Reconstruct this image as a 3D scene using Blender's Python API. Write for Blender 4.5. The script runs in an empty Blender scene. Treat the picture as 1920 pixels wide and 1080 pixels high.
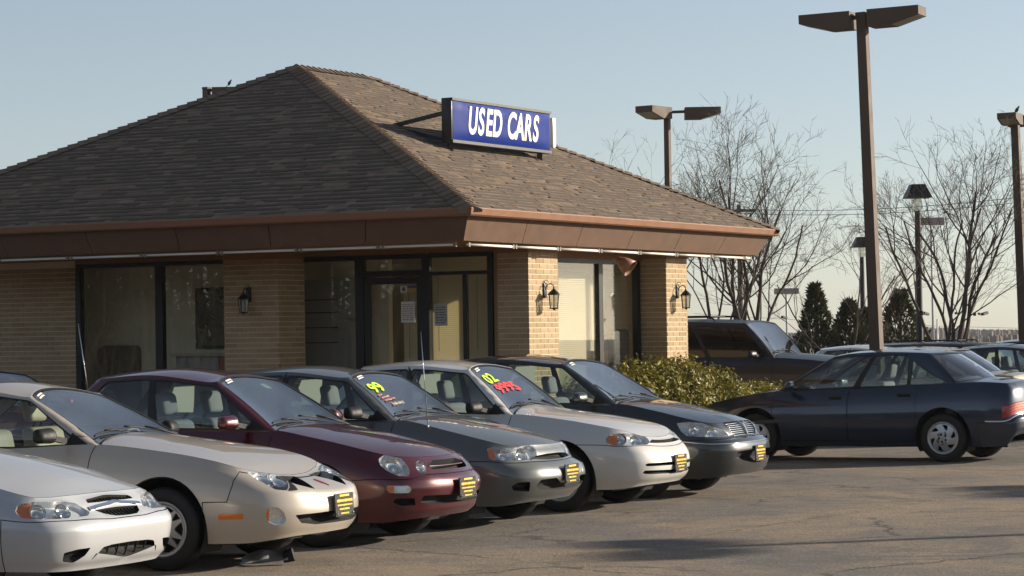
import bpy, bmesh, math, random
import numpy as np
from mathutils import Vector, Matrix
from mathutils.geometry import delaunay_2d_cdt
random.seed(7); rng = np.random.default_rng(7)
SC = bpy.context.scene; COL = SC.collection
# ---------------------------------------------------------------- camera, sky, sun, exposure
SUN_EL, SUN_AZ = math.radians(17), math.radians(45.5)      # azimuth measured from +X towards +Y
cam = bpy.data.cameras.new('camera'); cam_ob = bpy.data.objects.new('camera', cam); COL.objects.link(cam_ob)
cam.sensor_width = 36; cam.lens = 36*5050/1920; cam.clip_start = .5; cam.clip_end = 9000
_th, _p, _r = math.radians(28.5), math.atan(98/5050), math.atan(.0155)
_f0 = Vector((-math.sin(_th), math.cos(_th), 0)); _r0 = Vector((math.cos(_th), math.sin(_th), 0)); _u0 = Vector((0, 0, 1))
_f = _f0*math.cos(_p)+_u0*math.sin(_p); _u = _u0*math.cos(_p)-_f0*math.sin(_p)
_ex = _r0*math.cos(_r)-_u*math.sin(_r); _ey = _r0*math.sin(_r)+_u*math.cos(_r)
CAM = Vector((15.807, -27.828, 1.65))
cam_ob.matrix_world = Matrix(((_ex.x, _ey.x, -_f.x, CAM.x), (_ex.y, _ey.y, -_f.y, CAM.y), (_ex.z, _ey.z, -_f.z, CAM.z), (0, 0, 0, 1)))
SC.camera = cam_ob
W = bpy.data.worlds.new('World'); SC.world = W; W.use_nodes = True
nt = W.node_tree; nt.nodes.clear()
_sky = nt.nodes.new('ShaderNodeTexSky'); _sky.sky_type = 'NISHITA'; _sky.sun_disc = False
_sky.sun_elevation = SUN_EL; _sky.sun_rotation = math.pi/2-SUN_AZ
_sky.air_density = .75; _sky.dust_density = .45; _sky.ozone_density = 1.0; _sky.altitude = 100
_bg = nt.nodes.new('ShaderNodeBackground'); _bg.inputs[1].default_value = .082
_wo = nt.nodes.new('ShaderNodeOutputWorld')
_hs = nt.nodes.new('ShaderNodeHueSaturation'); _hs.inputs['Saturation'].default_value = .68      # thin high haze: a paler sky everywhere
nt.links.new(_sky.outputs[0], _hs.inputs['Color']); nt.links.new(_hs.outputs[0], _bg.inputs[0]); nt.links.new(_bg.outputs[0], _wo.inputs[0])
sun = bpy.data.lights.new('sun', 'SUN'); sun.energy = 5.0; sun.angle = math.radians(.55); sun.color = (1, .89, .74)
sun_ob = bpy.data.objects.new('sun', sun); COL.objects.link(sun_ob)
SUN_DIR = Vector((math.cos(SUN_EL)*math.cos(SUN_AZ), math.cos(SUN_EL)*math.sin(SUN_AZ), math.sin(SUN_EL)))
sun_ob.rotation_euler = SUN_DIR.to_track_quat('Z', 'Y').to_euler(); sun_ob.location = SUN_DIR*60
vs = SC.view_settings; vs.view_transform = 'Standard'; vs.look = 'None'; vs.gamma = 1; vs.use_curve_mapping = False; vs.exposure = 0.62
SC.cycles.max_bounces = 8; SC.cycles.transparent_max_bounces = 16; SC.cycles.caustics_reflective = False; SC.cycles.caustics_refractive = False

# ---------------------------------------------------------------- materials
def srgb(r, g, b):
    f = lambda c: c/12.92 if c <= .04045 else ((c+.055)/1.055)**2.4
    return (f(r/255), f(g/255), f(b/255), 1)
class NT:
    def __init__(s, name):
        s.m = bpy.data.materials.new(name); s.m.use_nodes = True; s.t = s.m.node_tree; s.t.nodes.clear()
        s.out = s.n('OutputMaterial')
    def n(s, typ, **kw):
        o = s.t.nodes.new('ShaderNode'+typ)
        for k, v in kw.items():
            setattr(o, k, v)
        return o
    def l(s, a, b): s.t.links.new(a, b)
    def set(s, node, **kw):
        for k, v in kw.items():
            k = k.replace('_', ' ')
            i = node.inputs[k]
            if hasattr(v, 'is_linked') or isinstance(v, bpy.types.NodeSocket): s.l(v, i)
            else: i.default_value = v
        return node
    def coords(s, kind='Object', scale=None):
        tc = s.n('TexCoord'); o = tc.outputs[kind]
        if scale:
            mp = s.n('Mapping'); s.l(o, mp.inputs[0]); mp.inputs['Scale'].default_value = scale; o = mp.outputs[0]
        return o
    def noise(s, scale, detail=4, rough=.55, vec=None, dist=0):
        o = s.n('TexNoise'); o.inputs['Scale'].default_value = scale; o.inputs['Detail'].default_value = detail
        o.inputs['Roughness'].default_value = rough; o.inputs['Distortion'].default_value = dist
        if vec is not None: s.l(vec, o.inputs['Vector'])
        return o.outputs[0]
    def ramp(s, fac, stops):
        o = s.n('ValToRGB'); e = o.color_ramp.elements
        while len(e) < len(stops): e.new(.5)
        for i, (p, c) in enumerate(stops):
            e[i].position = p; e[i].color = c if len(c) == 4 else (*c, 1)
        s.l(fac, o.inputs[0]); return o.outputs[0]
    def mix(s, fac, a, b, blend='MIX'):
        o = s.n('MixRGB', blend_type=blend)
        for sock, v in zip(o.inputs, (fac, a, b)):
            if isinstance(v, bpy.types.NodeSocket): s.l(v, sock)
            elif isinstance(v, (int, float)): sock.default_value = v if sock.type == 'VALUE' else (v, v, v, 1)
            else: sock.default_value = v if len(v) == 4 else (*v, 1)
        return o.outputs[0]
    def math(s, op, a, b=0):
        o = s.n('Math', operation=op)
        for sock, v in zip(o.inputs, (a, b)):
            if isinstance(v, bpy.types.NodeSocket): s.l(v, sock)
            else: sock.default_value = v
        return o.outputs[0]
    def bump(s, h, strength=.3, dist=.01):
        o = s.n('Bump'); o.inputs['Strength'].default_value = strength; o.inputs['Distance'].default_value = dist
        s.l(h, o.inputs['Height']); return o.outputs[0]
    def pbr(s, **kw):
        b = s.n('BsdfPrincipled'); s.set(b, **kw); s.l(b.outputs[0], s.out.inputs[0]); return b
MATS = {}
def simple(name, col, rough=.6, metal=0., var=.15, scale=20, bump=0., coat=0., spec=.5):
    """plain material with a little noise in colour and gloss"""
    if name in MATS: return MATS[name]
    t = NT(name); v = t.noise(scale, 5, vec=t.coords())
    c = tuple(col[:3])
    base = t.mix(v, tuple(x*(1-var) for x in c), tuple(min(1, x*(1+var)) for x in c))
    b = t.pbr(Base_Color=base, Metallic=metal, Coat_Weight=coat, Specular_IOR_Level=spec)
    t.l(t.ramp(v, [(.3, (max(rough-.08, .02),)*3), (.7, (min(rough+.08, 1),)*3)]), b.inputs['Roughness'])
    if bump: t.l(t.bump(t.noise(scale*6, 3, vec=t.coords()), bump, .004), b.inputs['Normal'])
    MATS[name] = t.m; return t.m
def paint(name, col, metal=.55, rough=.32, coat=1.0):
    t = NT(name); co = t.coords()
    dust = t.ramp(t.noise(3.5, 5, vec=co), [(.35, (0, 0, 0)), (.8, (1, 1, 1))])
    flake = t.noise(900, 1, vec=co)
    c = tuple(col[:3])
    base = t.mix(flake, tuple(x*.86 for x in c), tuple(min(1, x*1.14) for x in c))
    base = t.mix(t.math('MULTIPLY', dust, .10 if sum(c) > .6 else .022), base, (.30, .28, .25))
    b = t.pbr(Base_Color=base, Metallic=metal, Coat_Weight=coat, Coat_Roughness=.05, Coat_IOR=1.5)
    t.l(t.math('ADD', t.math('MULTIPLY', dust, .12), rough), b.inputs['Roughness'])
    t.l(t.math('ADD', t.math('MULTIPLY', dust, .03), .008), b.inputs['Coat Roughness'])
    MATS[name] = t.m; return t.m
def glass(name, tint=(.78, .84, .82), refl=.10, k=1.0, dust=.05, rough=.01):
    t = NT(name)
    tr = t.n('BsdfTransparent'); tr.inputs[0].default_value = (*tint, 1)
    gl = t.n('BsdfGlossy'); gl.inputs['Roughness'].default_value = rough; gl.inputs[0].default_value = (1, 1, 1, 1)
    ge = t.n('NewGeometry'); dp = t.n('VectorMath', operation='DOT_PRODUCT'); t.l(ge.outputs['Normal'], dp.inputs[0]); t.l(ge.outputs['Incoming'], dp.inputs[1])
    c1 = t.math('POWER', t.math('SUBTRACT', 1.0, t.math('ABSOLUTE', dp.outputs['Value'])), 5.0)      # Schlick, same on both sides of the pane
    fac = t.math('MINIMUM', t.math('ADD', t.math('MULTIPLY', c1, k*.9), .04+refl), .95)
    m1 = t.n('MixShader'); t.l(fac, m1.inputs[0]); t.l(tr.outputs[0], m1.inputs[1]); t.l(gl.outputs[0], m1.inputs[2])
    df = t.n('BsdfDiffuse'); df.inputs[0].default_value = (.5, .5, .48, 1)
    dn = t.ramp(t.noise(4, 6, vec=t.coords()), [(.3, (dust*.4,)*3), (.75, (dust*1.6,)*3)])
    m2 = t.n('MixShader'); t.l(dn, m2.inputs[0]); t.l(m1.outputs[0], m2.inputs[1]); t.l(df.outputs[0], m2.inputs[2])
    t.l(m2.outputs[0], t.out.inputs[0]); MATS[name] = t.m; return t.m

# ---------------------------------------------------------------- object helpers
def link(o, parent=None):
    COL.objects.link(o)
    if parent is not None: o.parent = parent
    return o
def tag(o, label=None, cat=None, group=None, kind=None):
    if label: o['label'] = label
    if cat: o['category'] = cat
    if group: o['group'] = group
    if kind: o['kind'] = kind
    return o
def thing(name, label, cat, loc=(0, 0, 0), rz=0., group=None):
    o = bpy.data.objects.new(name, None); o.empty_display_size = .2; COL.objects.link(o)
    o.location = loc; o.rotation_euler = (0, 0, rz)
    return tag(o, label, cat, group)
def mesh_ob(name, verts, faces, mat, parent=None, smooth=False, normals=None, mats=None, midx=None):
    me = bpy.data.meshes.new(name)
    me.from_pydata([tuple(map(float, v)) for v in verts], [], [tuple(map(int, f)) for f in faces])
    for m in (mats or [mat]): me.materials.append(m)
    if midx is not None: me.polygons.foreach_set('material_index', np.asarray(midx, np.int32))
    if smooth or normals is not None:
        me.polygons.foreach_set('use_smooth', np.ones(len(me.polygons), bool))
    me.update()
    if normals is not None: me.normals_split_custom_set_from_vertices([tuple(map(float, n)) for n in normals])
    o = bpy.data.objects.new(name, me); return link(o, parent)
class MB:
    """collects simple solids into one mesh"""
    def __init__(s): s.v = []; s.f = []; s.sm = []
    def add(s, V, F, smooth=False):
        k = len(s.v); s.v += [tuple(map(float, a)) for a in V]; s.f += [tuple(i+k for i in f) for f in F]; s.sm += [smooth]*len(F); return s
    def box(s, lo, hi):
        x0, y0, z0 = lo; x1, y1, z1 = hi
        return s.add([(x0, y0, z0), (x1, y0, z0), (x1, y1, z0), (x0, y1, z0), (x0, y0, z1), (x1, y0, z1), (x1, y1, z1), (x0, y1, z1)],
                     [(0, 3, 2, 1), (4, 5, 6, 7), (0, 1, 5, 4), (1, 2, 6, 5), (2, 3, 7, 6), (3, 0, 4, 7)])
    def hexa(s, P):
        return s.add(P, [(0, 3, 2, 1), (4, 5, 6, 7), (0, 1, 5, 4), (1, 2, 6, 5), (2, 3, 7, 6), (3, 0, 4, 7)])
    def tube(s, pts, r, n=8, caps=True, smooth=True):
        pts = [Vector(p) for p in pts]; rs = r if hasattr(r, '__len__') else [r]*len(pts)
        V = []; F = []; up = None
        for i, p in enumerate(pts):
            d = (pts[min(i+1, len(pts)-1)]-pts[max(i-1, 0)]).normalized()
            if up is None: up = d.orthogonal().normalized()
            a = (up-d*up.dot(d)); a = a.normalized() if a.length > 1e-6 else d.orthogonal().normalized(); up = a; b = d.cross(a)
            for k in range(n):
                t = 2*math.pi*k/n; V.append(p+(a*math.cos(t)+b*math.sin(t))*rs[i])
        for i in range(len(pts)-1):
            for k in range(n): F.append((i*n+k, i*n+(k+1) % n, (i+1)*n+(k+1) % n, (i+1)*n+k))
        if caps: F += [tuple(range(n-1, -1, -1)), tuple((len(pts)-1)*n+k for k in range(n))]
        return s.add(V, F, smooth)
    def bar(s, a, b, w, h, up=(0, 0, 1)):
        a, b = Vector(a), Vector(b); d = (b-a).normalized(); u = Vector(up); x = d.cross(u)
        x = x.normalized() if x.length > 1e-5 else d.orthogonal().normalized(); z = x.cross(d).normalized()
        x *= w/2; z *= h/2
        return s.hexa([a-x-z, a+x-z, b+x-z, b-x-z, a-x+z, a+x+z, b+x+z, b-x+z])
    def lathe(s, prof, n=32, axis='z', c=(0, 0, 0), a0=0, a1=2*math.pi, smooth=True):
        """prof: (radius, height) pairs"""
        full = abs(a1-a0-2*math.pi) < 1e-6; m = n if full else n+1; V = []; F = []
        for (r, h) in prof:
            for k in range(m):
                t = a0+(a1-a0)*k/n; p = (r*math.cos(t), r*math.sin(t), h)
                if axis == 'y': p = (p[0], h, p[1])
                if axis == 'x': p = (h, p[0], p[1])
                V.append((p[0]+c[0], p[1]+c[1], p[2]+c[2]))
        for i in range(len(prof)-1):
            for k in range(n):
                k2 = (k+1) % m; q = (i*m+k, i*m+k2, (i+1)*m+k2, (i+1)*m+k)
                F.append(q if axis != 'y' else q[::-1])
        return s.add(V, F, smooth)
    def build(s, name, mat, parent=None, bevel=0, seg=2, kind=None):
        me = bpy.data.meshes.new(name); me.from_pydata(s.v, [], s.f); me.materials.append(mat)
        me.polygons.foreach_set('use_smooth', np.array(s.sm, bool)); me.update()
        if bevel:
            bm = bmesh.new(); bm.from_mesh(me)
            bmesh.ops.bevel(bm, geom=[e for e in bm.edges], offset=bevel, segments=seg, affect='EDGES', profile=.5, clamp_overlap=True)
            for f in bm.faces: f.smooth = True
            bm.to_mesh(me); bm.free()
        o = bpy.data.objects.new(name, me); link(o, parent)
        if kind: o['kind'] = kind
        return o
def copy_thing(root, loc=None, rz=None, label=None, group=None):
    r = root.copy(); COL.objects.link(r)
    if loc is not None: r.location = loc
    if rz is not None: r.rotation_euler = (0, 0, rz)
    if label: r['label'] = label
    if group: r['group'] = group
    def rec(src, dst):
        for ch in src.children:
            c = ch.copy(); COL.objects.link(c); c.parent = dst; rec(ch, c)
    rec(root, r); return r
# ---------------------------------------------------------------- car surface maths (numpy only)
def pch(pts):
    """monotone cubic through (x, y) points, clamped outside"""
    p = sorted(pts)
    x = np.array([a[0] for a in p], float); y = np.array([a[1] for a in p], float)
    h = np.diff(x); dl = np.diff(y)/h
    m = np.zeros(len(x)); m[0] = dl[0]; m[-1] = dl[-1]
    for i in range(1, len(x)-1):
        if dl[i-1]*dl[i] > 0:
            w1 = 2*h[i]+h[i-1]; w2 = h[i]+2*h[i-1]
            m[i] = (w1+w2)/(w1/dl[i-1]+w2/dl[i])
    def f(q):
        q = np.clip(np.asarray(q, float), x[0], x[-1])
        k = np.clip(np.searchsorted(x, q)-1, 0, len(x)-2)
        t = (q-x[k])/h[k]
        return (y[k]*(1+2*t)*(1-t)**2 + h[k]*m[k]*t*(1-t)**2 + y[k+1]*t*t*(3-2*t) + h[k]*m[k+1]*t*t*(t-1))
    return f

def catmull(pts, n=24):
    p = [np.array(a, float) for a in pts]
    out = []
    for i in range(len(p)-1):
        p1, p2 = p[i], p[i+1]
        p0 = p[i-1] if i else np.array([p1[0]-0.0, -p2[1]]) if abs(p1[1]) < 1e-6 else 2*p1-p2
        p3 = p[i+2] if i+2 < len(p) else (np.array([p2[0], -p1[1]]) if abs(p2[1]) < 1e-6 else 2*p2-p1)
        if i == 0 and abs(p1[1]) < 1e-6: p0 = np.array([p2[0], -p2[1]])
        if i+2 >= len(p) and abs(p2[1]) < 1e-6: p3 = np.array([p1[0], -p1[1]])
        d = [max(np.linalg.norm(b-a), 1e-6)**.5 for a, b in ((p0, p1), (p1, p2), (p2, p3))]
        t0, t1 = 0, d[0]; t2 = t1+d[1]; t3 = t2+d[2]
        for k in range(n):
            t = t1+(t2-t1)*k/n
            a1 = (t1-t)/(t1-t0)*p0+(t-t0)/(t1-t0)*p1
            a2 = (t2-t)/(t2-t1)*p1+(t-t1)/(t2-t1)*p2
            a3 = (t3-t)/(t3-t2)*p2+(t-t2)/(t3-t2)*p3
            b1 = (t2-t)/(t2-t0)*a1+(t-t0)/(t2-t0)*a2
            b2 = (t3-t)/(t3-t1)*a2+(t-t1)/(t3-t1)*a3
            out.append((t2-t)/(t2-t1)*b1+(t-t1)/(t2-t1)*b2)
    out.append(p[-1])
    return np.array(out)

VS = 0.62     # metres per unit of t in the flat layout of the lower shell
class Shell:
    """lower body: rings round the plan outline, u = signed length from the nose, v = height in the layout"""
    def __init__(s, c):
        s.c = c
        o = catmull(c['plan'], 30)
        seg = np.r_[0, np.cumsum(np.linalg.norm(np.diff(o, axis=0), axis=1))]
        s.U = seg[-1]; u = np.linspace(0, s.U, 900)
        s.u = u; s.ox = np.interp(u, seg, o[:, 0]); s.oy = np.interp(u, seg, o[:, 1])
        tx = np.gradient(s.ox, u); ty = np.gradient(s.oy, u)
        l = np.hypot(tx, ty); nx, ny = ty/l, -tx/l
        k = np.ones(25)/25
        nx = np.convolve(np.r_[nx[24:0:-1], nx, nx[-2:-26:-1]], k, 'same')[24:-24]
        ny = np.convolve(np.r_[-ny[24:0:-1], ny, -ny[-2:-26:-1]], k, 'same')[24:-24]
        l = np.hypot(nx, ny); s.nx, s.ny = nx/l, ny/l
        s.nx[0], s.ny[0], s.nx[-1], s.ny[-1] = 1, 0, -1, 0
        s.hw = s.oy.max(); s.L = -s.ox[-1]
        s.fi, s.si, s.ri = pch(c['fi']), pch(c['si']), pch(c['ri'])
        s.zc, s.ze = pch(c['zc']), pch(c['ze'])
        s.yr = s.hw-float(s.si(1.0))
        # top edge
        s.ex = s.ox-s.nx*np.where(s.nx > 0, s.fi(1.0), s.ri(1.0)); s.ey = s.oy-s.ny*s.si(1.0)
        s.ezt = s.ztop(s.ex, s.ey)
        zb = c['zb']
        s.ezb = np.where(s.nx > 0, zb[0]*s.nx**2, zb[2]*s.nx**2)+zb[1]*s.ny**2
    def ztop(s, x, y):
        zc, ze = s.zc(x), s.ze(x)
        return zc-(zc-ze)*np.minimum(1, np.abs(y)/s.yr)**2
    def P(s, u, v):
        u = np.asarray(u, float); t = np.asarray(v, float)/VS
        sg = np.where(u < 0, -1.0, 1.0); a = np.abs(u)
        g = lambda arr: np.interp(a, s.u, arr)
        nx, ny = g(s.nx), g(s.ny)
        fx = np.where(nx > 0, s.fi(t), s.ri(t))
        x = g(s.ox)-nx*fx
        y = g(s.oy)-ny*s.si(t)
        zb, zt = g(s.ezb), g(s.ezt)
        return np.stack([x, sg*y, zb+(zt-zb)*t], -1)

def surf_normals(P, u, v, e=.004):
    a = P(u+e, v)-P(u-e, v); b = P(u, v+e)-P(u, v-e)
    n = np.cross(a, b); l = np.linalg.norm(n, axis=-1, keepdims=True)
    return n/np.maximum(l, 1e-9)

class Green:
    """greenhouse: rings from the belt line to the roof edge, u = signed length from the windscreen centre"""
    def __init__(s, c, sh):
        s.c = c; s.sh = sh; g = c['green']
        s.zr = pch(g['zr']); s.cr = g['crown']; s.yh = g['yr']
        def half(cx, ax, ay, rx, ry, bx, n=60):
            q = np.linspace(0, 1, n)
            a = np.stack([cx+(ax-cx)*q**2.4, ay*q], 1)
            b = np.stack([ax+(rx-ax)*q, ay+(ry-ay)*q+g.get('bow', .02)*4*q*(1-q)], 1)
            d = np.stack([bx+(rx-bx)*(1-q)**2.4, ry*(1-q)], 1)
            return np.r_[a[:-1], b[:-1], d]
        B = half(*g['base']); R = half(*g['roof'])
        def smooth(A, it):
            A = A.copy()
            for _ in range(it):
                e0 = A[1]*[1, -1]; e1 = A[-2]*[1, -1]
                X = np.r_[[e0], A, [e1]]; A = (X[:-2]+2*X[1:-1]+X[2:])/4
            return A
        B, R = smooth(B, g.get('sb', 8)), smooth(R, g.get('sr', 8))
        s.B = np.c_[B, sh.ztop(B[:, 0], B[:, 1])-.012]
        s.R = np.c_[R, s.zroof(R[:, 0], R[:, 1])]
        d = (np.linalg.norm(np.diff(B, axis=0), axis=1)+np.linalg.norm(np.diff(R, axis=0), axis=1))/2
        s.u = np.r_[0, np.cumsum(d)]; s.U = s.u[-1]
        s.uA, s.uC = s.u[59], s.u[118]
        M = (B+R)/2
        tx, ty = np.gradient(M[:, 0]), np.gradient(M[:, 1]); l = np.hypot(tx, ty)
        s.nx, s.ny = ty/l, -tx/l
        s.VS = g.get('vs', .6)
    def zroof(s, x, y):
        return s.zr(x)-s.cr*(np.abs(y)/s.yh)**2.2
    def P(s, u, v):
        u = np.asarray(u, float); t = np.asarray(v, float)/s.VS
        sg = np.where(u < 0, -1.0, 1.0); a = np.abs(u)
        g = lambda arr: np.interp(a, s.u, arr)
        nx, ny = g(s.nx), g(s.ny)
        bx, by, bz, rx, ry, rz = [g(A[:, i]) for A in (s.B, s.R) for i in range(3)]
        f = np.clip(t, 0, 1.2)**(1+.38*ny**2)
        bul = 4*t*(1-t)
        x = bx+(rx-bx)*t+nx*bul*s.c['green'].get('bf', .03)
        y = by+(ry-by)*f+ny*bul*.008
        return np.stack([x, sg*y, bz+(rz-bz)*t], -1)

def invert(P, F, u0, v0, it=40):
    """find (u, v) with F(P(u, v)) = 0 (two residuals)"""
    q = np.array([u0, v0], float); e = 1e-4
    for _ in range(it):
        r = F(P(q[0], q[1])); 
        J = np.stack([(F(P(q[0]+e, q[1]))-r)/e, (F(P(q[0], q[1]+e))-r)/e], 1)
        try: d = np.linalg.solve(J, -r)
        except np.linalg.LinAlgError: d = -r*.1
        n = np.linalg.norm(d)
        if n > .15: d *= .15/n
        q = q+d
        if n < 1e-6: break
    return q

def arch_uv(sh, xw, zw, r, side, n=26):
    """wheel arch circle in side view, clipped by the bottom edge, as layout points"""
    pts = []
    for k in range(n):
        a = math.pi*(1.28-1.56*k/(n-1)) if False else math.radians(218-256*k/(n-1))
        x, z = xw-r*math.cos(a)*-1, zw+r*math.sin(a)
        F = lambda p: np.array([p[0]-x, p[2]-z])
        i = int(np.argmin(np.abs(sh.ox-x)+np.where(sh.oy < sh.hw*.6, 9, 0)))
        q = invert(sh.P, F, side*sh.u[i], .3)
        pts.append((q[0], q[1]))
    return pts
# ---------------------------------------------------------------- measurements of each car (metres; x = 0 at the nose, z = 0 on the ground)
def plan(L, hw, nose, tail):
    return [(0, 0)]+nose+[(-1.3, hw*.985), (-2.2, hw), (-3.1, hw*.99)]+tail+[(-L, 0)]
def tailp(L, hw):
    return [(-L+.75, hw*.965), (-L+.3, hw*.90), (-L+.09, hw*.70), (-L+.02, hw*.36)]
SI = [(0, .07), (.12, .035), (.3, .008), (.5, 0), (.68, .012), (.84, .05), (.94, .10), (1, .165)]
RI = [(0, .14), (.15, .05), (.35, .0), (.5, .03), (.56, .06), (.8, .09), (.93, .13), (1, .20)]
CARS = {}
def frac(zb, zt, pts):
    return [((z-zb)/(zt-zb), i) for z, i in pts]
CARS['white'] = dict(L=4.55, plan=plan(4.55, .875, [(-.012, .32), (-.06, .58), (-.20, .76), (-.55, .845)], tailp(4.55, .875)),
    zb=(.19, .20, .26), fi=frac(.19, .66, [(.19, .12), (.26, .05), (.38, .01), (.46, 0), (.51, .035), (.56, .12), (.62, .18), (.66, .26)]), si=SI, ri=RI,
    zc=[(-4.5, .92), (-3.9, 1.0), (-3.6, 1.0), (-1.62, 1.0), (-1.3, .95), (-.9, .875), (-.5, .775), (-.26, .675)],
    ze=[(-4.5, .86), (-3.6, .95), (-2.5, .94), (-1.6, .93), (-1.2, .87), (-.8, .79), (-.5, .70), (-.26, .64)],
    green=dict(base=(-1.84, -1.72, .70, -3.85, .66, -4.05), roof=(-2.52, -2.42, .53, -3.25, .52, -3.35), zr=[(-3.3, 1.36), (-2.8, 1.42), (-2.3, 1.37)], crown=.05, yr=.53))
CARS['tan'] = dict(L=4.6, plan=plan(4.6, .86, [(-.035, .30), (-.13, .55), (-.31, .725), (-.62, .815)], tailp(4.6, .86)),
    zb=(.25, .20, .26), fi=frac(.25, .67, [(.25, .09), (.29, .045), (.36, .01), (.42, 0), (.50, .01), (.55, .03), (.60, .13), (.64, .25), (.67, .37)]), si=SI, ri=RI,
    zc=[(-4.5, .90), (-3.9, .99), (-1.82, .985), (-1.3, .925), (-.9, .85), (-.6, .765), (-.37, .67)],
    ze=[(-4.5, .86), (-3.6, .92), (-2.5, .89), (-1.75, .92), (-1.1, .862), (-.72, .80), (-.45, .72), (-.3, .65)],
    green=dict(base=(-1.80, -1.66, .69, -3.85, .62, -4.05), roof=(-2.50, -2.36, .52, -3.15, .50, -3.25), zr=[(-3.4, 1.30), (-2.85, 1.385), (-2.4, 1.325)], crown=.05, yr=.52))
CARS['maroon'] = dict(L=4.43, plan=plan(4.43, .85, [(-.025, .28), (-.10, .52), (-.25, .70), (-.55, .805)], tailp(4.43, .85)),
    zb=(.23, .20, .26), fi=frac(.23, .70, [(.23, .13), (.29, .05), (.34, .04), (.40, .015), (.47, 0), (.53, .015), (.56, .06), (.62, .12), (.66, .16), (.70, .22)]), si=SI, ri=RI,
    zc=[(-4.3, .95), (-3.8, 1.02), (-1.5, .99), (-1.06, .925), (-.7, .855), (-.4, .785), (-.22, .71)],
    ze=[(-4.3, .88), (-3.5, .97), (-2.5, .955), (-1.4, .94), (-1.1, .89), (-.7, .805), (-.35, .70), (-.2, .65)],
    green=dict(base=(-1.50, -1.37, .70, -3.6, .64, -3.8), roof=(-2.13, -2.02, .53, -3.2, .51, -3.32), zr=[(-3.5, 1.385), (-2.7, 1.455), (-2.1, 1.39)], crown=.05, yr=.53))
CARS['grey'] = dict(L=4.4, plan=plan(4.4, .85, [(-.02, .30), (-.09, .55), (-.24, .72), (-.55, .81)], tailp(4.4, .85)),
    zb=(.23, .20, .26), fi=frac(.23, .71, [(.23, .17), (.30, .075), (.36, .03), (.44, 0), (.50, .015), (.545, .05), (.56, .12), (.60, .155), (.66, .18), (.71, .22)]), si=SI, ri=RI,
    zc=[(-4.3, .95), (-3.8, 1.02), (-1.47, .995), (-.9, .905), (-.55, .83), (-.32, .765), (-.22, .72)],
    ze=[(-4.3, .88), (-3.5, .97), (-2.5, .95), (-1.4, .955), (-.9, .86), (-.5, .755), (-.3, .69)],
    green=dict(base=(-1.48, -1.37, .70, -3.6, .64, -3.8), roof=(-2.0, -1.93, .53, -3.15, .51, -3.27), zr=[(-3.5, 1.37), (-2.6, 1.445), (-2.0, 1.385)], crown=.05, yr=.53))
CARS['silver'] = dict(L=4.4, plan=plan(4.4, .845, [(-.02, .28), (-.08, .50), (-.22, .68), (-.55, .80)], tailp(4.4, .845)),
    zb=(.25, .21, .26), fi=frac(.25, .69, [(.25, .12), (.30, .045), (.36, .012), (.44, 0), (.52, .015), (.57, .05), (.62, .10), (.66, .14), (.69, .20)]), si=SI, ri=RI,
    zc=[(-4.3, .95), (-3.8, 1.02), (-1.58, 1.01), (-1.3, .965), (-.76, .885), (-.4, .79), (-.2, .69)],
    ze=[(-4.3, .88), (-3.5, .97), (-2.5, .95), (-1.45, .93), (-1.0, .885), (-.6, .82), (-.3, .745), (-.18, .67)],
    green=dict(base=(-1.56, -1.44, .70, -3.6, .64, -3.8), roof=(-2.08, -1.99, .53, -3.2, .51, -3.3), zr=[(-3.5, 1.40), (-2.6, 1.465), (-2.05, 1.415)], crown=.05, yr=.53))
CARS['dark'] = dict(L=4.6, plan=plan(4.6, .89, [(-.02, .32), (-.08, .58), (-.22, .74), (-.52, .845)], tailp(4.6, .89)),
    zb=(.23, .20, .26), fi=frac(.23, .77, [(.23, .10), (.28, .05), (.40, .012), (.50, 0), (.56, .015), (.60, .055), (.62, .12), (.68, .145), (.74, .18), (.77, .22)]), si=SI, ri=RI,
    zc=[(-4.5, .97), (-4.0, 1.04), (-1.39, 1.01), (-1.1, .975), (-.67, .895), (-.4, .835), (-.22, .77)],
    ze=[(-4.5, .9), (-3.6, 1.0), (-2.5, .98), (-1.3, .97), (-.9, .90), (-.55, .81), (-.22, .71)],
    green=dict(base=(-1.40, -1.29, .73, -3.7, .68, -3.92), roof=(-2.05, -1.97, .56, -3.2, .54, -3.32), zr=[(-3.5, 1.43), (-2.7, 1.50), (-2.05, 1.44)], crown=.05, yr=.56))
# rear-view saloon, facing the other way
CARS['blue'] = dict(L=4.85, plan=plan(4.85, .865, [(-.04, .34), (-.13, .60), (-.30, .745), (-.7, .835)], [(-4.1, .85), (-4.5, .83), (-4.73, .75), (-4.82, .55), (-4.845, .28)]),
    zb=(.22, .20, .36), fi=frac(.22, .68, [(.22, .12), (.30, .03), (.42, 0), (.5, .02), (.56, .08), (.68, .22)]), si=SI,
    ri=frac(.36, 1.0, [(.36, .10), (.40, .04), (.46, .0), (.56, .0), (.59, .02), (.61, .06), (.8, .075), (.92, .10), (.97, .13), (1.0, .18)]),
    zc=[(-4.75, 1.02), (-4.5, 1.05), (-4.1, 1.08), (-1.75, 1.0), (-1.2, .92), (-.6, .82), (-.2, .70)],
    ze=[(-4.75, .98), (-4.3, 1.02), (-3.6, .99), (-2.5, .955), (-1.45, .915), (-1.0, .86), (-.6, .78), (-.2, .66)],
    green=dict(base=(-1.62, -1.42, .71, -3.90, .68, -4.22), roof=(-2.30, -2.22, .57, -3.54, .56, -3.66), zr=[(-3.75, 1.40), (-3.4, 1.44), (-2.9, 1.455), (-2.5, 1.44), (-2.2, 1.395)], crown=.032, yr=.57, sb=5, sr=5))
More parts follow.
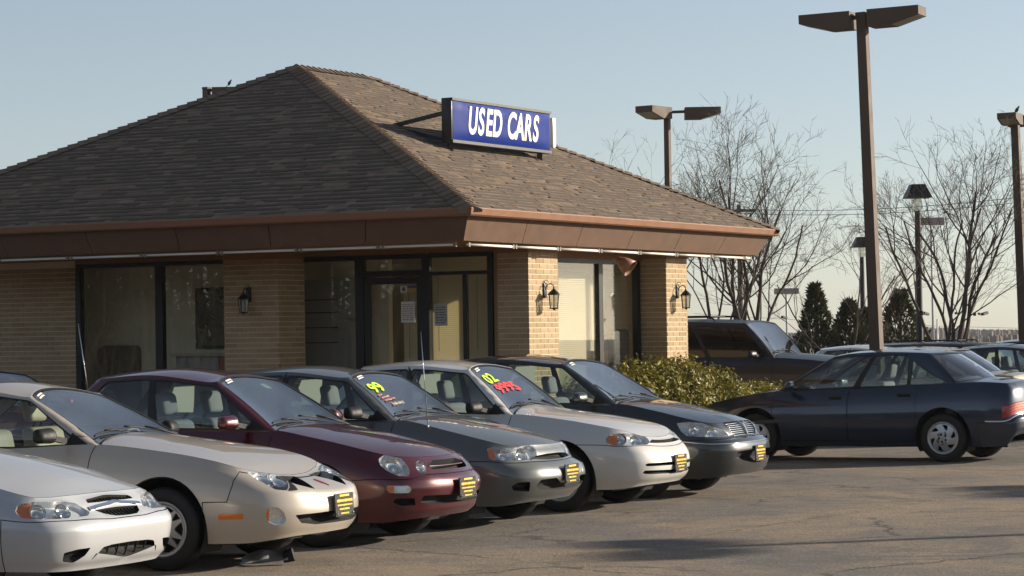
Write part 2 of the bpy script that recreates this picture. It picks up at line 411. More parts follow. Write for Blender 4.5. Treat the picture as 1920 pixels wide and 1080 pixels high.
# outlines on the shell: (length round the plan from the nose, height in the layout), metres, right-hand side
FEAT = {
 'white': {
  'headlight': [(-1.0083,0.5657),(-0.9822,0.5918),(-0.732,0.6139),(-0.3222,0.5844),(-0.257,0.5522),(-0.2296,0.4899),(-0.2566,0.458),(-0.3741,0.4538),(-0.7036,0.4694),(-0.9534,0.46),(-0.9824,0.4974)],
  'amber': [(-1.0083,0.5657),(-0.9822,0.5918),(-0.8653,0.6065),(-0.8193,0.473),(-0.9534,0.46),(-0.9824,0.4974)],
  'grille_up': [(-0.0863,0.5779),(0.032,0.5835),(0.25,0.5225),(0.25,0.4598),(0.2001,0.5298),(-0.1349,0.54)],
  'grille_lo': [(-0.1134,0.4924),(0.1509,0.4903),(0.25,0.4319),(0.25,0.4249),(0.116,0.4193),(-0.0293,0.4308),(-0.1191,0.4621)],
  'inlet': [(-0.2579,0.0929),(-0.2221,0.1598),(-0.1609,0.2),(-0.0211,0.2085),(0.2002,0.203),(0.25,0.2369),(0.25,0.1393),(0.1589,0.0692)],
  'fog': [(-0.5702,0.1003),(-0.5715,0.1838),(-0.4475,0.197),(-0.2929,0.2),(-0.3236,0.1514),(-0.3634,0.1091),(-0.4419,0.0706)],
  'seam': [(-1.052,0.4341),(-0.7142,0.4593),(-0.2804,0.4439),(0.001,0.4137),(0.25,0.3971)],
 },
 'tan': {
  'headlight': [(-0.8213,0.605),(-0.599,0.62),(-0.414,0.62),(-0.3939,0.5718),(-0.5895,0.4545),(-0.6821,0.4605),(-0.7357,0.5232)],
  'wedge': [(-0.3904,0.5678),(-0.481,0.4585),(-0.5807,0.4505)],
  'nostril': [(-0.2682,0.5874),(0.1677,0.6007),(-0.0559,0.5341),(-0.1452,0.4638),(-0.2487,0.516)],
  'seam': [(-1.2479,0.3121),(-1.0603,0.3349),(-1.0353,0.4239),(-1.0034,0.5111),(-0.9303,0.5944)],
  'marker': [(-1.1282,0.2347),(-0.9433,0.252),(-0.9447,0.2068),(-1.1268,0.1911)],
  'fog': [(-0.7782,0.2349),(-0.762,0.2819),(-0.7285,0.3035),(-0.6796,0.2995),(-0.64,0.2554),(-0.6143,0.1717),(-0.6436,0.14),(-0.7037,0.1405),(-0.7545,0.1712)],
  'fogamber': [(-0.7782,0.2349),(-0.762,0.2819),(-0.7419,0.2963),(-0.7462,0.1646),(-0.7666,0.1955)],
  'inlet': [(-0.5449,0.2166),(-0.3472,0.224),(-0.2214,0.2327),(-0.0566,0.2386),(-0.0035,0.095),(-0.3204,0.1042),(-0.4802,0.1326)],
 },
 'maroon': {
  'headlight': [(-0.9257,0.5784),(-0.8839,0.618),(-0.7739,0.62),(-0.6414,0.608),(-0.6033,0.5335),(-0.6096,0.4758),(-0.6507,0.4322),(-0.7395,0.4395),(-0.8394,0.4826),(-0.9036,0.5296)],
  'inner': [(-0.4902,0.5628),(-0.4179,0.5888),(-0.3882,0.57),(-0.3988,0.5102),(-0.4453,0.4581),(-0.508,0.4606),(-0.5263,0.5043)],
  'signal': [(-0.8795,0.3263),(-0.8584,0.3491),(-0.803,0.3467),(-0.689,0.3475),(-0.6651,0.3137),(-0.6797,0.272),(-0.8505,0.2779)],
  'amber': [(-0.8795,0.3263),(-0.8584,0.3491),(-0.8061,0.3485),(-0.8061,0.2779),(-0.8505,0.2779)],
  'grille': [(-0.3438,0.5483),(-0.2238,0.5845),(0.0282,0.5861),(0.192,0.5614),(0.1162,0.5137),(-0.0087,0.5006),(-0.3109,0.4861),(-0.359,0.5186)],
  'inlet': [(-0.5589,0.1691),(-0.5471,0.2382),(-0.2493,0.2267),(0.1644,0.2589),(0.1574,0.1963),(-0.1482,0.1359),(-0.4462,0.1432)],
  'corner': [(-0.8165,0.1921),(-0.7916,0.225),(-0.6284,0.2179),(-0.6028,0.1429),(-0.7405,0.1456)],
  'seam': [(-1.1772,0.3552),(-0.9449,0.3979),(-0.6762,0.4062),(-0.429,0.4453),(0.0662,0.45)],
 },
 'grey': {
  'headlight': [(-1.0113,0.558),(-0.9471,0.5852),(-0.3698,0.62),(-0.3048,0.5621),(-0.3154,0.5081),(-0.4235,0.4594),(-0.7034,0.4708),(-0.9443,0.4627),(-0.9768,0.4861)],
  'amber': [(-1.0113,0.558),(-0.9471,0.5852),(-0.8882,0.4774),(-0.9443,0.4627),(-0.9768,0.4861)],
  'grille': [(-0.4192,0.4656),(-0.3334,0.5044),(-0.1275,0.5174),(0.1563,0.5016),(0.0926,0.4651),(-0.1406,0.4518)],
  'inlet': [(-0.5376,0.1779),(-0.5026,0.2503),(-0.2683,0.2553),(-0.1635,0.1932),(-0.1888,0.1173),(-0.4798,0.1394)],
  'fog': [(-0.7949,0.2006),(-0.7463,0.239),(-0.6227,0.2402),(-0.5969,0.1299),(-0.7689,0.1532)],
  'seam': [(-1.1625,0.4154),(-0.9446,0.4454),(-0.4546,0.442),(-0.1659,0.4356),(0.25,0.4319)],
 },
 'silver': {
  'headlight': [(-0.9835,0.5087),(-0.9521,0.551),(-0.8295,0.5885),(-0.5877,0.62),(-0.3545,0.62),(-0.4064,0.5419),(-0.4942,0.503),(-0.7303,0.4721),(-0.9116,0.4495),(-0.9743,0.4687)],
  'amber': [(-0.9835,0.5087),(-0.9521,0.551),(-0.8507,0.5835),(-0.8563,0.4576),(-0.915,0.4491),(-0.9743,0.4687)],
  'grille': [(-0.4096,0.548),(-0.3113,0.5844),(0.238,0.5924),(0.0909,0.5604),(-0.2002,0.5431),(-0.4065,0.5355)],
  'slot': [(-0.606,0.2587),(-0.5661,0.2748),(-0.2187,0.2919),(0.2459,0.2947),(0.2062,0.2642),(-0.2277,0.2473),(-0.5863,0.2388)],
  'slot_lo': [(-0.6289,0.1576),(-0.6028,0.1896),(-0.2441,0.1852),(0.1867,0.2087),(0.1716,0.1756),(-0.1549,0.1347),(-0.5779,0.1445)],
  'seam': [(-1.3002,0.4183),(-0.9786,0.4467),(-0.8952,0.4446),(-0.4453,0.499),(0.1299,0.5274)],
 },
 'dark': {
  'headlight': [(-1.1956,0.5586),(-1.0851,0.5893),(-0.8969,0.6101),(-0.6094,0.5672),(-0.4612,0.4901),(-0.4644,0.4643),(-0.8434,0.4658),(-1.0663,0.4501),(-1.1351,0.4885)],
  'grille': [(-0.4198,0.62),(0.0052,0.6181),(0.25,0.5921),(0.25,0.4389),(0.2079,0.4455),(-0.318,0.4541),(-0.3915,0.515)],
  'inlet': [(-0.5464,0.1865),(-0.5033,0.2831),(-0.1877,0.2924),(0.1494,0.2855),(0.1837,0.1422),(-0.0851,0.1261)],
  'seam': [(-1.2264,0.3923),(-1.0832,0.4012),(-0.8717,0.431),(-0.4685,0.4406),(0.2352,0.4304)],
 },
}
# ---------------------------------------------------------------- panels cut out of a curved surface
def dens(poly, step):
    out = []
    n = len(poly)
    for i in range(n):
        a = np.array(poly[i]); b = np.array(poly[(i+1) % n]); k = max(1, int(np.ceil(np.linalg.norm(b-a)/step)))
        out += [tuple(a+(b-a)*j/k) for j in range(k)]
    return out
def area2(p):
    p = np.asarray(p); x, y = p[:, 0], p[:, 1]; return (x*np.roll(y, -1)-y*np.roll(x, -1)).sum()
def grow(poly, d):
    """offset a closed outline outwards by d"""
    p = [np.array(q, float) for q in poly]; sg = 1 if area2(poly) > 0 else -1; out = []; n = len(p)
    for i in range(n):
        a, b, c = p[i-1], p[i], p[(i+1) % n]
        e1 = b-a; e2 = c-b; l1, l2 = np.linalg.norm(e1), np.linalg.norm(e2)
        if l1 < 1e-6 or l2 < 1e-6: out.append(tuple(b)); continue
        n1 = np.array([e1[1], -e1[0]])/l1*sg; n2 = np.array([e2[1], -e2[0]])/l2*sg
        m = n1+n2; l = np.linalg.norm(m); m = m/l if l > .2 else n1
        out.append(tuple(b+m*d/max(m@n1, .5)))
    return out
def rnd(poly, r=.02, k=3):
    """round the corners of an outline"""
    p = [np.array(q, float) for q in poly]; out = []; n = len(p)
    for i in range(n):
        a, b, c = p[i-1], p[i], p[(i+1) % n]; l1, l2 = np.linalg.norm(a-b), np.linalg.norm(c-b)
        q = min(r, l1*.45, l2*.45); s = b+(a-b)/max(l1, 1e-6)*q; e = b+(c-b)/max(l2, 1e-6)*q
        for j in range(k+1):
            t = j/k; out.append(tuple((1-t)**2*s+2*t*(1-t)*b+t*t*e))
    return out
def inside(pts, poly):
    p = np.asarray(poly); x, y = pts[:, 0], pts[:, 1]; r = np.zeros(len(pts), bool); j = len(p)-1
    for i in range(len(p)):
        xi, yi = p[i]; xj, yj = p[j]
        c = ((yi > y) != (yj > y))
        with np.errstate(divide='ignore', invalid='ignore'):
            r ^= c & (x < (xj-xi)*(y-yi)/(yj-yi)+xi)
        j = i
    return r
def mirror(poly): return [(-a, b) for a, b in poly][::-1]
def cut(domain, polys, step=(.06, .05)):
    """one triangulation of the flat layout that respects every outline"""
    V = []; E = []; S = []
    for p in [domain]+polys:
        k = len(V); q = dens(p, .06); V += q; n = len(q); E += [(k+i, k+(i+1) % n) for i in range(n)]; S.append(np.array(dens(p, .02)))
    S = np.concatenate(S)
    d = np.asarray(domain); gx = np.arange(d[:, 0].min()+.01, d[:, 0].max(), step[0]); gy = np.arange(d[:, 1].min()+.012, d[:, 1].max(), step[1])
    G = np.array([(a+(.5*step[0] if j % 2 else 0), b) for j, b in enumerate(gy) for a in gx]); G = G[inside(G, domain)]
    keep = np.ones(len(G), bool)
    for i in range(0, len(G), 400):
        dd = ((G[i:i+400, None, :]-S[None])**2).sum(-1).min(1); keep[i:i+400] = dd > (.42*min(step))**2
    V += [tuple(g) for g in G[keep]]
    r = delaunay_2d_cdt([Vector(v) for v in V], E, [], 0, 1e-6)
    pts = np.array([tuple(v) for v in r[0]]); tri = np.array([f for f in r[2] if len(f) == 3])
    cen = pts[tri].mean(1); ok = inside(cen, domain)
    return pts, tri[ok], cen[ok]
def surf_ob(name, P, pts, tri, mat, parent, off=0.0, flip=False):
    if len(tri) == 0: return None
    idx, inv = np.unique(tri.ravel(), return_inverse=True); t = inv.reshape(-1, 3); q = pts[idx]
    p = P(q[:, 0], q[:, 1]); n = surf_normals(P, q[:, 0], q[:, 1])
    p = p+n*off
    fn = np.cross(p[t[:, 1]]-p[t[:, 0]], p[t[:, 2]]-p[t[:, 0]])
    s = (fn*n[t[:, 0]]).sum(1) < 0
    t[s] = t[s][:, ::-1]
    return mesh_ob(name, p, t, mat, parent, normals=n)
def patch(name, P, poly, mat, parent, off=0.0, thick=0.0, step=(.05, .045)):
    """a piece with the outline poly lying on the surface, off metres proud, with edges thick deep"""
    pts, tri, cen = cut(poly, [], step)
    o = surf_ob(name, P, pts, tri, mat, parent, off)
    if thick and o is not None:
        q = np.array(dens(poly, .03)); p = P(q[:, 0], q[:, 1]); n = surf_normals(P, q[:, 0], q[:, 1])
        k = len(q); V = np.r_[p+n*off, p+n*(off-thick)]
        F = [(i, (i+1) % k, k+(i+1) % k, k+i) for i in range(k)]
        if area2(poly) > 0: F = [f[::-1] for f in F]
        me = o.data; bm = bmesh.new(); vs_ = [bm.verts.new(v) for v in V]
        for f in F: bm.faces.new([vs_[i] for i in f])
        m2 = bpy.data.meshes.new('tmp'); bm.to_mesh(m2); bm.free()
        join_meshes(me, m2)
    return o
def join_meshes(a, b):
    """append mesh b to mesh a keeping a's custom normals"""
    na = np.zeros(len(a.loops)*3, np.float32); a.corner_normals.foreach_get('vector', na)
    nb = np.zeros(len(b.loops)*3, np.float32); b.corner_normals.foreach_get('vector', nb)
    va = [tuple(v.co) for v in a.vertices]; vb = [tuple(v.co) for v in b.vertices]; k = len(va)
    fa = [tuple(p.vertices) for p in a.polygons]; fb = [tuple(i+k for i in p.vertices) for p in b.polygons]
    mats = list(a.materials); sm = [p.use_smooth for p in a.polygons]+[p.use_smooth for p in b.polygons]
    a.clear_geometry(); a.from_pydata(va+vb, [], fa+fb)
    a.polygons.foreach_set('use_smooth', np.array(sm, bool)); a.update()
    a.normals_split_custom_set([tuple(n) for n in np.r_[na, nb].reshape(-1, 3)])
    bpy.data.meshes.remove(b)
def recess(name, P, poly, depth, mat, parent, back=True):
    q = np.array(dens(poly, .03)); p = P(q[:, 0], q[:, 1]); n = surf_normals(P, q[:, 0], q[:, 1]); k = len(q)
    V = list(p)+list(p-n*depth); F = [(i, (i+1) % k, k+(i+1) % k, k+i) for i in range(k)]
    if back: F.append(tuple(range(k, 2*k)))
    return mesh_ob(name, V, F, mat, parent)

# ---------------------------------------------------------------- car materials
M_TRIM = simple('black_plastic', (.012, .012, .013), .55, var=.3, spec=.28)
M_SEAL = simple('black_rubber_seal', (.008, .008, .008), .6)
M_DARK = simple('dark_underbody', (.006, .006, .006), .85)
M_TYRE = simple('tyre_rubber', (.014, .014, .014), .75, var=.3, bump=.2)
M_CHROME = simple('chrome', (.75, .75, .74), .12, metal=1, var=.05)
M_ALLOY = simple('wheel_silver', (.50, .50, .50), .35, metal=.7, var=.08)
M_REFL = simple('lamp_reflector', (.88, .90, .93), .22, metal=.55, var=.1, scale=60)
M_AMBER = simple('amber_lens', (.85, .20, .02), .15, var=.2, scale=80, coat=1)
M_RED = simple('red_lens', (.50, .015, .012), .15, var=.2, scale=80, coat=1)
M_PAPER = simple('white_paper', (.75, .74, .70), .8, var=.05)
def paper_mat():
    t = NT('price_paper'); d = t.n('BsdfDiffuse'); d.inputs[0].default_value = (.72, .71, .66, 1); q = t.n('BsdfTranslucent'); q.inputs[0].default_value = (.75, .72, .62, 1)
    m = t.n('MixShader'); t.l(t.ramp(t.noise(60, 3, .6, t.coords()), [(.3, (.45, .45, .45)), (.7, (.6, .6, .6))]), m.inputs[0]); t.l(d.outputs[0], m.inputs[1]); t.l(q.outputs[0], m.inputs[2]); t.l(m.outputs[0], t.out.inputs[0]); return t.m
M_SHEET = paper_mat()
M_YEL = simple('yellow_print', (.80, .52, .02), .5, var=.15, scale=90)
M_PLATE = simple('black_plate', (.012, .011, .010), .3, var=.2, coat=.4)
M_BEIGE = simple('beige_leather', (.50, .42, .30), .5, var=.1)
M_GREYCLOTH = simple('grey_cloth', (.25, .25, .26), .85, var=.1, bump=.2)
M_DASH = simple('dark_dashboard', (.03, .03, .032), .6)
M_WIN = glass('side_glass', (.62, .70, .68), .03, 1.0, .02)
M_WS = glass('windscreen_glass', (.50, .60, .64), .15, 1.5, .012)
M_TINT = glass('tinted_glass', (.07, .08, .09), .0, .8, .005)
M_LENS = glass('lamp_lens', (.96, .97, .97), .04, .8, .03)

def rbox(name, lo, hi, mat, parent, bev=.03, shear=0.0):
    b = MB(); b.box(lo, hi)
    if shear: b.v = [(x+shear*(z-lo[2]), y, z) for x, y, z in b.v]
    return b.build(name, mat, parent, bevel=bev, seg=3)

WHEEL_CACHE = {}
def wheel_meshes(kind, R, rr, w):
    key = (kind, R, rr, w)
    if key in WHEEL_CACHE: return WHEEL_CACHE[key]
    b = MB(); h = w/2     # axis y, outer side at -y
    b.lathe([(rr, -h*.80), (rr+.012, -h*.97), (rr+.035, -h*1.0), (R-.035, -h*.98), (R-.012, -h*.86), (R-.003, -h*.66), (R, -h*.3), (R, h*.3), (R-.003, h*.66), (R-.012, h*.86), (R-.035, h*.98), (rr+.02, h), (rr, h*.8)], 48, 'y')
    tyre = b.build('tyre', M_TYRE); b = MB()
    for k in range(5):       # grooves stand as dark ribs round the tread
        y = -h*.6+k*h*.3; b.lathe([(R+.0015, y-.006), (R+.003, y), (R+.0015, y+.006)], 48, 'y')
    ribs = b.build('tread', M_TYRE)
    # rim: outer ring, barrel, face with openings
    b = MB(); b.lathe([(rr+.004, -h*.80), (rr+.006, -h*.90), (rr-.006, -h*.93), (rr-.02, -h*.84), (rr-.03, -h*.6), (rr-.035, h*.6)], 48, 'y')
    rim = b.build('rim', M_ALLOY)
    holes = []
    r0 = rr-.018
    if kind == 'spoke':
        for k in range(5):
            a = 2*math.pi*k/5+.3
            def pol(r, t): return (r*math.cos(a+t), r*math.sin(a+t))
            holes.append([pol(r0*.93, -.17), pol(r0*.93, .17), pol(r0*.56, .03), pol(r0*.56, -.03)])
            holes.append([pol(r0*.93, .30), pol(r0*.94, .63), pol(r0*.93, .96), pol(r0*.66, .80), pol(r0*.60, .72), pol(r0*.57, .63), pol(r0*.60, .54), pol(r0*.66, .46)])
            holes.append([(r0*.24*math.cos(a+.63)+.018*math.cos(q), r0*.24*math.sin(a+.63)+.018*math.sin(q)) for q in np.linspace(0, 2*math.pi, 9)[:-1]])
    elif kind == 'swirl':
        for k in range(6):
            a = -2*math.pi*k/6+.15
            def pol(r, t): return (r*math.cos(a+t), r*math.sin(a+t))
            holes.append([pol(r0*.90, -.02), pol(r0*.92, .22), pol(r0*.90, .44), pol(r0*.80, .34), pol(r0*.66, .18), pol(r0*.58, -.02), pol(r0*.60, -.14), pol(r0*.74, -.12)])
        for k in range(5):
            a = 2*math.pi*k/5+.3
            holes.append([(r0*.26*math.cos(a)+.016*math.cos(q), r0*.26*math.sin(a)+.016*math.sin(q)) for q in np.linspace(0, 2*math.pi, 9)[:-1]])
    else:
        for k in range(8):
            a = 2*math.pi*k/8
            def pol(r, t): return (r*math.cos(a+t), r*math.sin(a+t))
            holes.append([pol(r0*.86, -.17), pol(r0*.88, .0), pol(r0*.86, .17), pol(r0*.52, .16), pol(r0*.5, 0), pol(r0*.52, -.16)])
    dom = [(r0*math.cos(t), r0*math.sin(t)) for t in np.linspace(0, 2*math.pi, 41)[:-1]]
    def P(u, v):
        r = np.hypot(u, v)/r0
        y = -h*.80-.02*np.cos(np.clip(r, 0, 1)*math.pi*.5)-.006*(np.abs(r-.38) < .02)
        return np.stack([u, y, v], -1)
    pts, tri, cen = cut(dom, holes, (.022, .022)); ok = np.ones(len(tri), bool)
    for hh in holes: ok &= ~inside(cen, hh)
    face = surf_ob('rim_face', P, pts, tri[ok], M_ALLOY, None)
    V = []; F = []
    for hh in holes:
        q = np.array(dens(hh, .03)); p = P(q[:, 0], q[:, 1]); k = len(q); o = len(V)
        V += list(p)+list(p+[0, .022, 0]); F += [(o+i, o+(i+1) % k, o+k+(i+1) % k, o+k+i) for i in range(k)]
    edge = mesh_ob('edge', V, F, M_ALLOY)
    m2 = edge.data; bpy.data.objects.remove(edge); join_meshes(face.data, m2)
    b = MB(); b.lathe([(.0, -h*.45), (r0-.02, -h*.45), (r0-.02, -h*.4)], 24, 'y'); disc = b.build('disc', M_DARK)
    res = []
    for o in (tyre, ribs, rim, face, disc): res.append((o.name.split('.')[0], o.data)); bpy.data.objects.remove(o)
    WHEEL_CACHE[key] = res; return res
def add_wheel(parent, x, y, kind, R=.305, rr=.205, w=.195, steer=0, spin=0.0):
    side = 1 if y > 0 else -1
    d = dict(wheel_meshes(kind, R, rr, w))
    e = bpy.data.objects.new('wheel', d['tyre']); link(e, parent); e.location = (x, y, R); e.rotation_euler = (0, spin*side, math.pi if side > 0 else 0)
    for k, n in (('tread', 'tread'), ('rim', 'rim'), ('rim_face', 'wheel_cover'), ('disc', 'brake_disc')):
        o = bpy.data.objects.new(n, d[k]); link(o, e)
    return e

def plate_obj(parent, x, z, tilt=.0, y=0.0, face=1):
    """dealer plate: black with lines of yellow print"""
    w, h = .305, .165
    def pos(a, b, d): return (x+face*d+tilt*(b), y+a*face, z+b)
    def sheet(a0, a1, b0, b1, d0, d1):
        return [pos(a0, b0, d0), pos(a1, b0, d0), pos(a1, b0, d1), pos(a0, b0, d1), pos(a0, b1, d0), pos(a1, b1, d0), pos(a1, b1, d1), pos(a0, b1, d1)]
    b = MB(); b.hexa(sheet(-w/2, w/2, -h/2, h/2, -.012, .0)); o = b.build('dealer_plate', M_PLATE, parent)
    b = MB()
    r = random.Random(3)
    b.hexa(sheet(-.08, .08, .060, .075, .0005, .003))
    for zc_, x0, x1, hh in ((.030, -.13, .13, .022), (-.003, -.12, .125, .013), (-.032, -.09, .075, .014), (-.064, -.07, .06, .014)):
        a = x0
        while a < x1:          # strokes of lettering too small to read
            l = r.uniform(.007, .02); k = r.uniform(.65, 1.0)
            b.hexa(sheet(a, min(a+l, x1), zc_-hh/2*k, zc_+hh/2*k, .0005, .003)); a += l+r.uniform(.001, .004)
    b.build('plate_print', M_YEL, o)
    b = MB()
    for a in (-.13, .13):
        b.tube([pos(a, -.066, .0), pos(a, -.066, .008)], .008, 8)
    b.build('bolt', M_CHROME, o)
    return o

def text_on(name, P, txt, u0, v0, su, sv, mat, parent, shear=0.0, off=.004, bold=.012, space=1.0, flipu=1):
    """paint strokes of a word, laid on the surface"""
    cu = bpy.data.curves.new(name, 'FONT'); cu.body = txt; cu.offset = bold; cu.resolution_u = 3; cu.space_character = space; cu.fill_mode = 'FRONT'
    to = bpy.data.objects.new('tmp_text', cu); COL.objects.link(to); bpy.context.view_layer.update()
    me = bpy.data.meshes.new_from_object(to.evaluated_get(bpy.context.evaluated_depsgraph_get()))
    bpy.data.objects.remove(to); bpy.data.curves.remove(cu)
    bm = bmesh.new(); bm.from_mesh(me); bmesh.ops.triangulate(bm, faces=bm.faces)
    bmesh.ops.subdivide_edges(bm, edges=bm.edges, cuts=1); bmesh.ops.triangulate(bm, faces=bm.faces)
    q = np.array([v.co[:2] for v in bm.verts]); F = [[v.index for v in f.verts] for f in bm.faces]; bm.free(); bpy.data.meshes.remove(me)
    u = u0+flipu*(q[:, 0]+shear*q[:, 1])*su; v = v0+q[:, 1]*sv
    p = P(u, v); n = surf_normals(P, u, v)
    return mesh_ob(name, p+n*off, F, mat, parent, normals=n)

def build_car(key, root, mat, feat, wheel='plain', coupe=False, seat=None, mirror_mat=None, xw=(-.98, -3.58), R=.305, opts=None):
    opts = opts or {}
    c = CARS[key]; sh = Shell(c); g = Green(c, sh); P, G = sh.P, g.P
    seat = seat or M_GREYCLOTH
    # ---- lower shell layout
    dom = [(-sh.U, 0), (sh.U, 0), (sh.U, VS), (-sh.U, VS)]
    arches = []
    for x in xw:
        a = arch_uv(sh, x, R+.02, R+.062, 1); arches += [a, mirror(a)]
    holes = {}; centre = feat.get('_centre', ('grille', 'inlet', 'grille_up', 'grille_lo', 'slot', 'slot_lo'))
    for k, poly in feat.items():
        if k in ('seam', 'amber', 'fogamber', 'marker', 'wedge') or k.startswith('_'): continue
        if k in centre:
            a = sorted([p for p in poly if p[0] < -.01]); up = []; lo = []
            vm = np.mean([p[1] for p in poly])
            # near half, closed at the centre line, then mirrored
            half = [(min(u, 0.0), v) for u, v in poly]
            us = np.array([p[0] for p in half]); top = [p for p in half if p[1] >= vm]; bot = [p for p in half if p[1] < vm]
            top.sort(); bot.sort()
            hl = bot[::-1]+top if False else None
            pts_t = [p for p in top if p[0] < -.02]; pts_b = [p for p in bot if p[0] < -.02]
            tv = pts_t[-1][1] if pts_t else vm; bv = pts_b[-1][1] if pts_b else vm
            near = pts_b[::-1]+pts_t                 # from the bottom centre outwards and back along the top
            full = [(0.0, bv)]+near+[(0.0, tv)]+[(-u, v) for u, v in near[::-1]]
            holes[k] = [rnd(full, .012, 2)]
        else:
            poly = rnd(poly, .012, 2); holes[k] = [poly, mirror(poly)]
    hole_list = [p for l in holes.values() for p in l]
    def side_uv(x, z, s=1):
        F = lambda p: np.array([p[0]-x, p[2]-z]); i = int(np.argmin(np.abs(sh.ox-x)+np.where(sh.oy < sh.hw*.6, 9, 0)))
        return tuple(invert(P, F, s*sh.u[i], .3))
    # doors
    xA = c['green']['base'][1]; xC = c['green']['base'][5 if False else 3]
    xB = opts.get('xB', xA-1.02-(.42 if coupe else 0)); zs = opts.get('sill', .27)
    def door_poly(x0, x1, s, rear=False):
        pts = []
        for z in np.linspace(zs, 1, 7):
            zz = min(z, 2); pts.append((x0, zz))
        lowr = x1
        q = []
        for z in np.linspace(zs, .93, 6): q.append(side_uv(x0, z, s))
        q[-1] = (q[-1][0], VS+.02)
        r_ = []
        for z in np.linspace(.93, zs, 6):
            xx = x1
            if rear and z < .72:       # follows the wheel arch
                dz = z-(R+.02); rad = R+.085; xx = max(x1, xw[1]+math.sqrt(max(rad*rad-dz*dz, 0)))
            r_.append(side_uv(xx, z, s))
        r_[0] = (r_[0][0], VS+.02)
        return q+r_
    doors = []
    for s in (1, -1):
        doors.append(door_poly(xA-.02, xB, s))
        if not coupe: doors.append(door_poly(xB-.012, opts.get('xD', xB-.86), s, True))
    # front bumper
    seam = [p for p in feat.get('seam', []) if p[0] < -.06] or [(-1.2, .40), (-.6, .43), (-.2, .43)]
    ua = seam[0][0]
    bump = [(ua, -.05), seam[0]]+seam[1:]+[(-u, v) for u, v in seam[::-1]]+[(-ua, -.05)]
    rb = sh.U-1.25; vb = opts.get('vrear', .33)
    rbump = [(rb, -.05), (sh.U+.05, -.05), (sh.U+.05, vb), (rb, vb)]
    rbumps = [rbump, mirror(rbump)]
    panels = [('front_bumper', bump)]+[('rear_bumper', p) for p in rbumps]+[('door', p) for p in doors]
    gp = .0035
    extra = feat.get('_extra_holes', [])
    pts, tri, cen = cut(dom, arches+hole_list+extra+[grow(p, -gp) for _, p in panels]+[grow(p, gp) for _, p in panels], (.062, .046))
    lab = np.full(len(tri), -1)
    for i, (_, p) in enumerate(panels):
        lab[inside(cen, grow(p, gp))] = -2
        lab[inside(cen, grow(p, -gp))] = i
    for p in arches+hole_list+extra: lab[inside(cen, p)] = -3
    body = surf_ob('body', P, pts, tri[lab == -1], mat, root)
    fb = surf_ob('front_bumper', P, pts, tri[lab == 0], opts.get('bumper_mat', mat), root)
    surf_ob('rear_bumper', P, pts, tri[(lab == 1) | (lab == 2)], opts.get('bumper_mat', mat), root)
    door_obs = []
    for i, (n, p) in enumerate(panels):
        if n == 'door':
            o = surf_ob('door', P, pts, tri[lab == i], mat, root); door_obs.append((o, p))
    # liner behind the skin
    lp, lt, lc = cut(dom, [grow(a, .01) for a in arches]+[grow(h, .004) for h in hole_list+extra], (.14, .10))
    ok = np.ones(len(lt), bool)
    for p in [grow(a, .01) for a in arches]+[grow(h, .004) for h in hole_list+extra]: ok &= ~inside(lc, p)
    surf_ob('inner_liner', P, lp, lt[ok], M_DARK, root, off=-.018)
    # wheel arch lips and wells
    for x in xw:
        for s in (1, -1):
            wb = MB(); lip = MB()
            yo = s*(np.interp(-x, -sh.ox, sh.oy)-.02) if False else s*(sh.hw-.035); yi = s*(sh.hw-.36)
            n = 20; V = []
            for k in range(n+1):
                a = math.radians(212-244*k/n); r_ = R+.056
                V += [(x+r_*math.cos(a), yo, R+.02+r_*math.sin(a)), (x+r_*math.cos(a), yi, R+.02+r_*math.sin(a))]
            wb.add(V, [(2*k, 2*k+1, 2*k+3, 2*k+2) for k in range(n)], True)
            wb.add([(x, yi, R)]+V[1::2], [(0, k+1, k+2) for k in range(n)])
            a_uv = np.array([q for q in arch_uv(sh, x, R+.02, R+.062, s) if q[1] > .004]); p = P(a_uv[:, 0], a_uv[:, 1]); nn = surf_normals(P, a_uv[:, 0], a_uv[:, 1])
            V = list(p+nn*.004)+list(p-nn*.03); m = len(p)
            lip.add(V, [(k, k+1, m+k+1, m+k) for k in range(m-1)], True)
            wb.build('wheel_well', M_DARK, root); lip.build('arch_lip', mat, body)
    floor = MB(); floor.box((-sh.L+.25, -sh.hw+.22, .19), (-.45, sh.hw-.22, .24)); floor.box((-sh.L+.5, -sh.hw+.09, .20), (xw[0]-.42, sh.hw-.09, .26) if False else (xw[1]+.45-(-0), sh.hw-.09, .26)) if False else None
    floor.box((xw[1]+R+.09, -sh.hw+.07, .21), (xw[0]-R-.09, sh.hw-.07, .27))
    floor.box((-.70, -sh.hw+.34, .27), (-.30, sh.hw-.34, .36))
    floor.build('underbody', M_DARK, root)
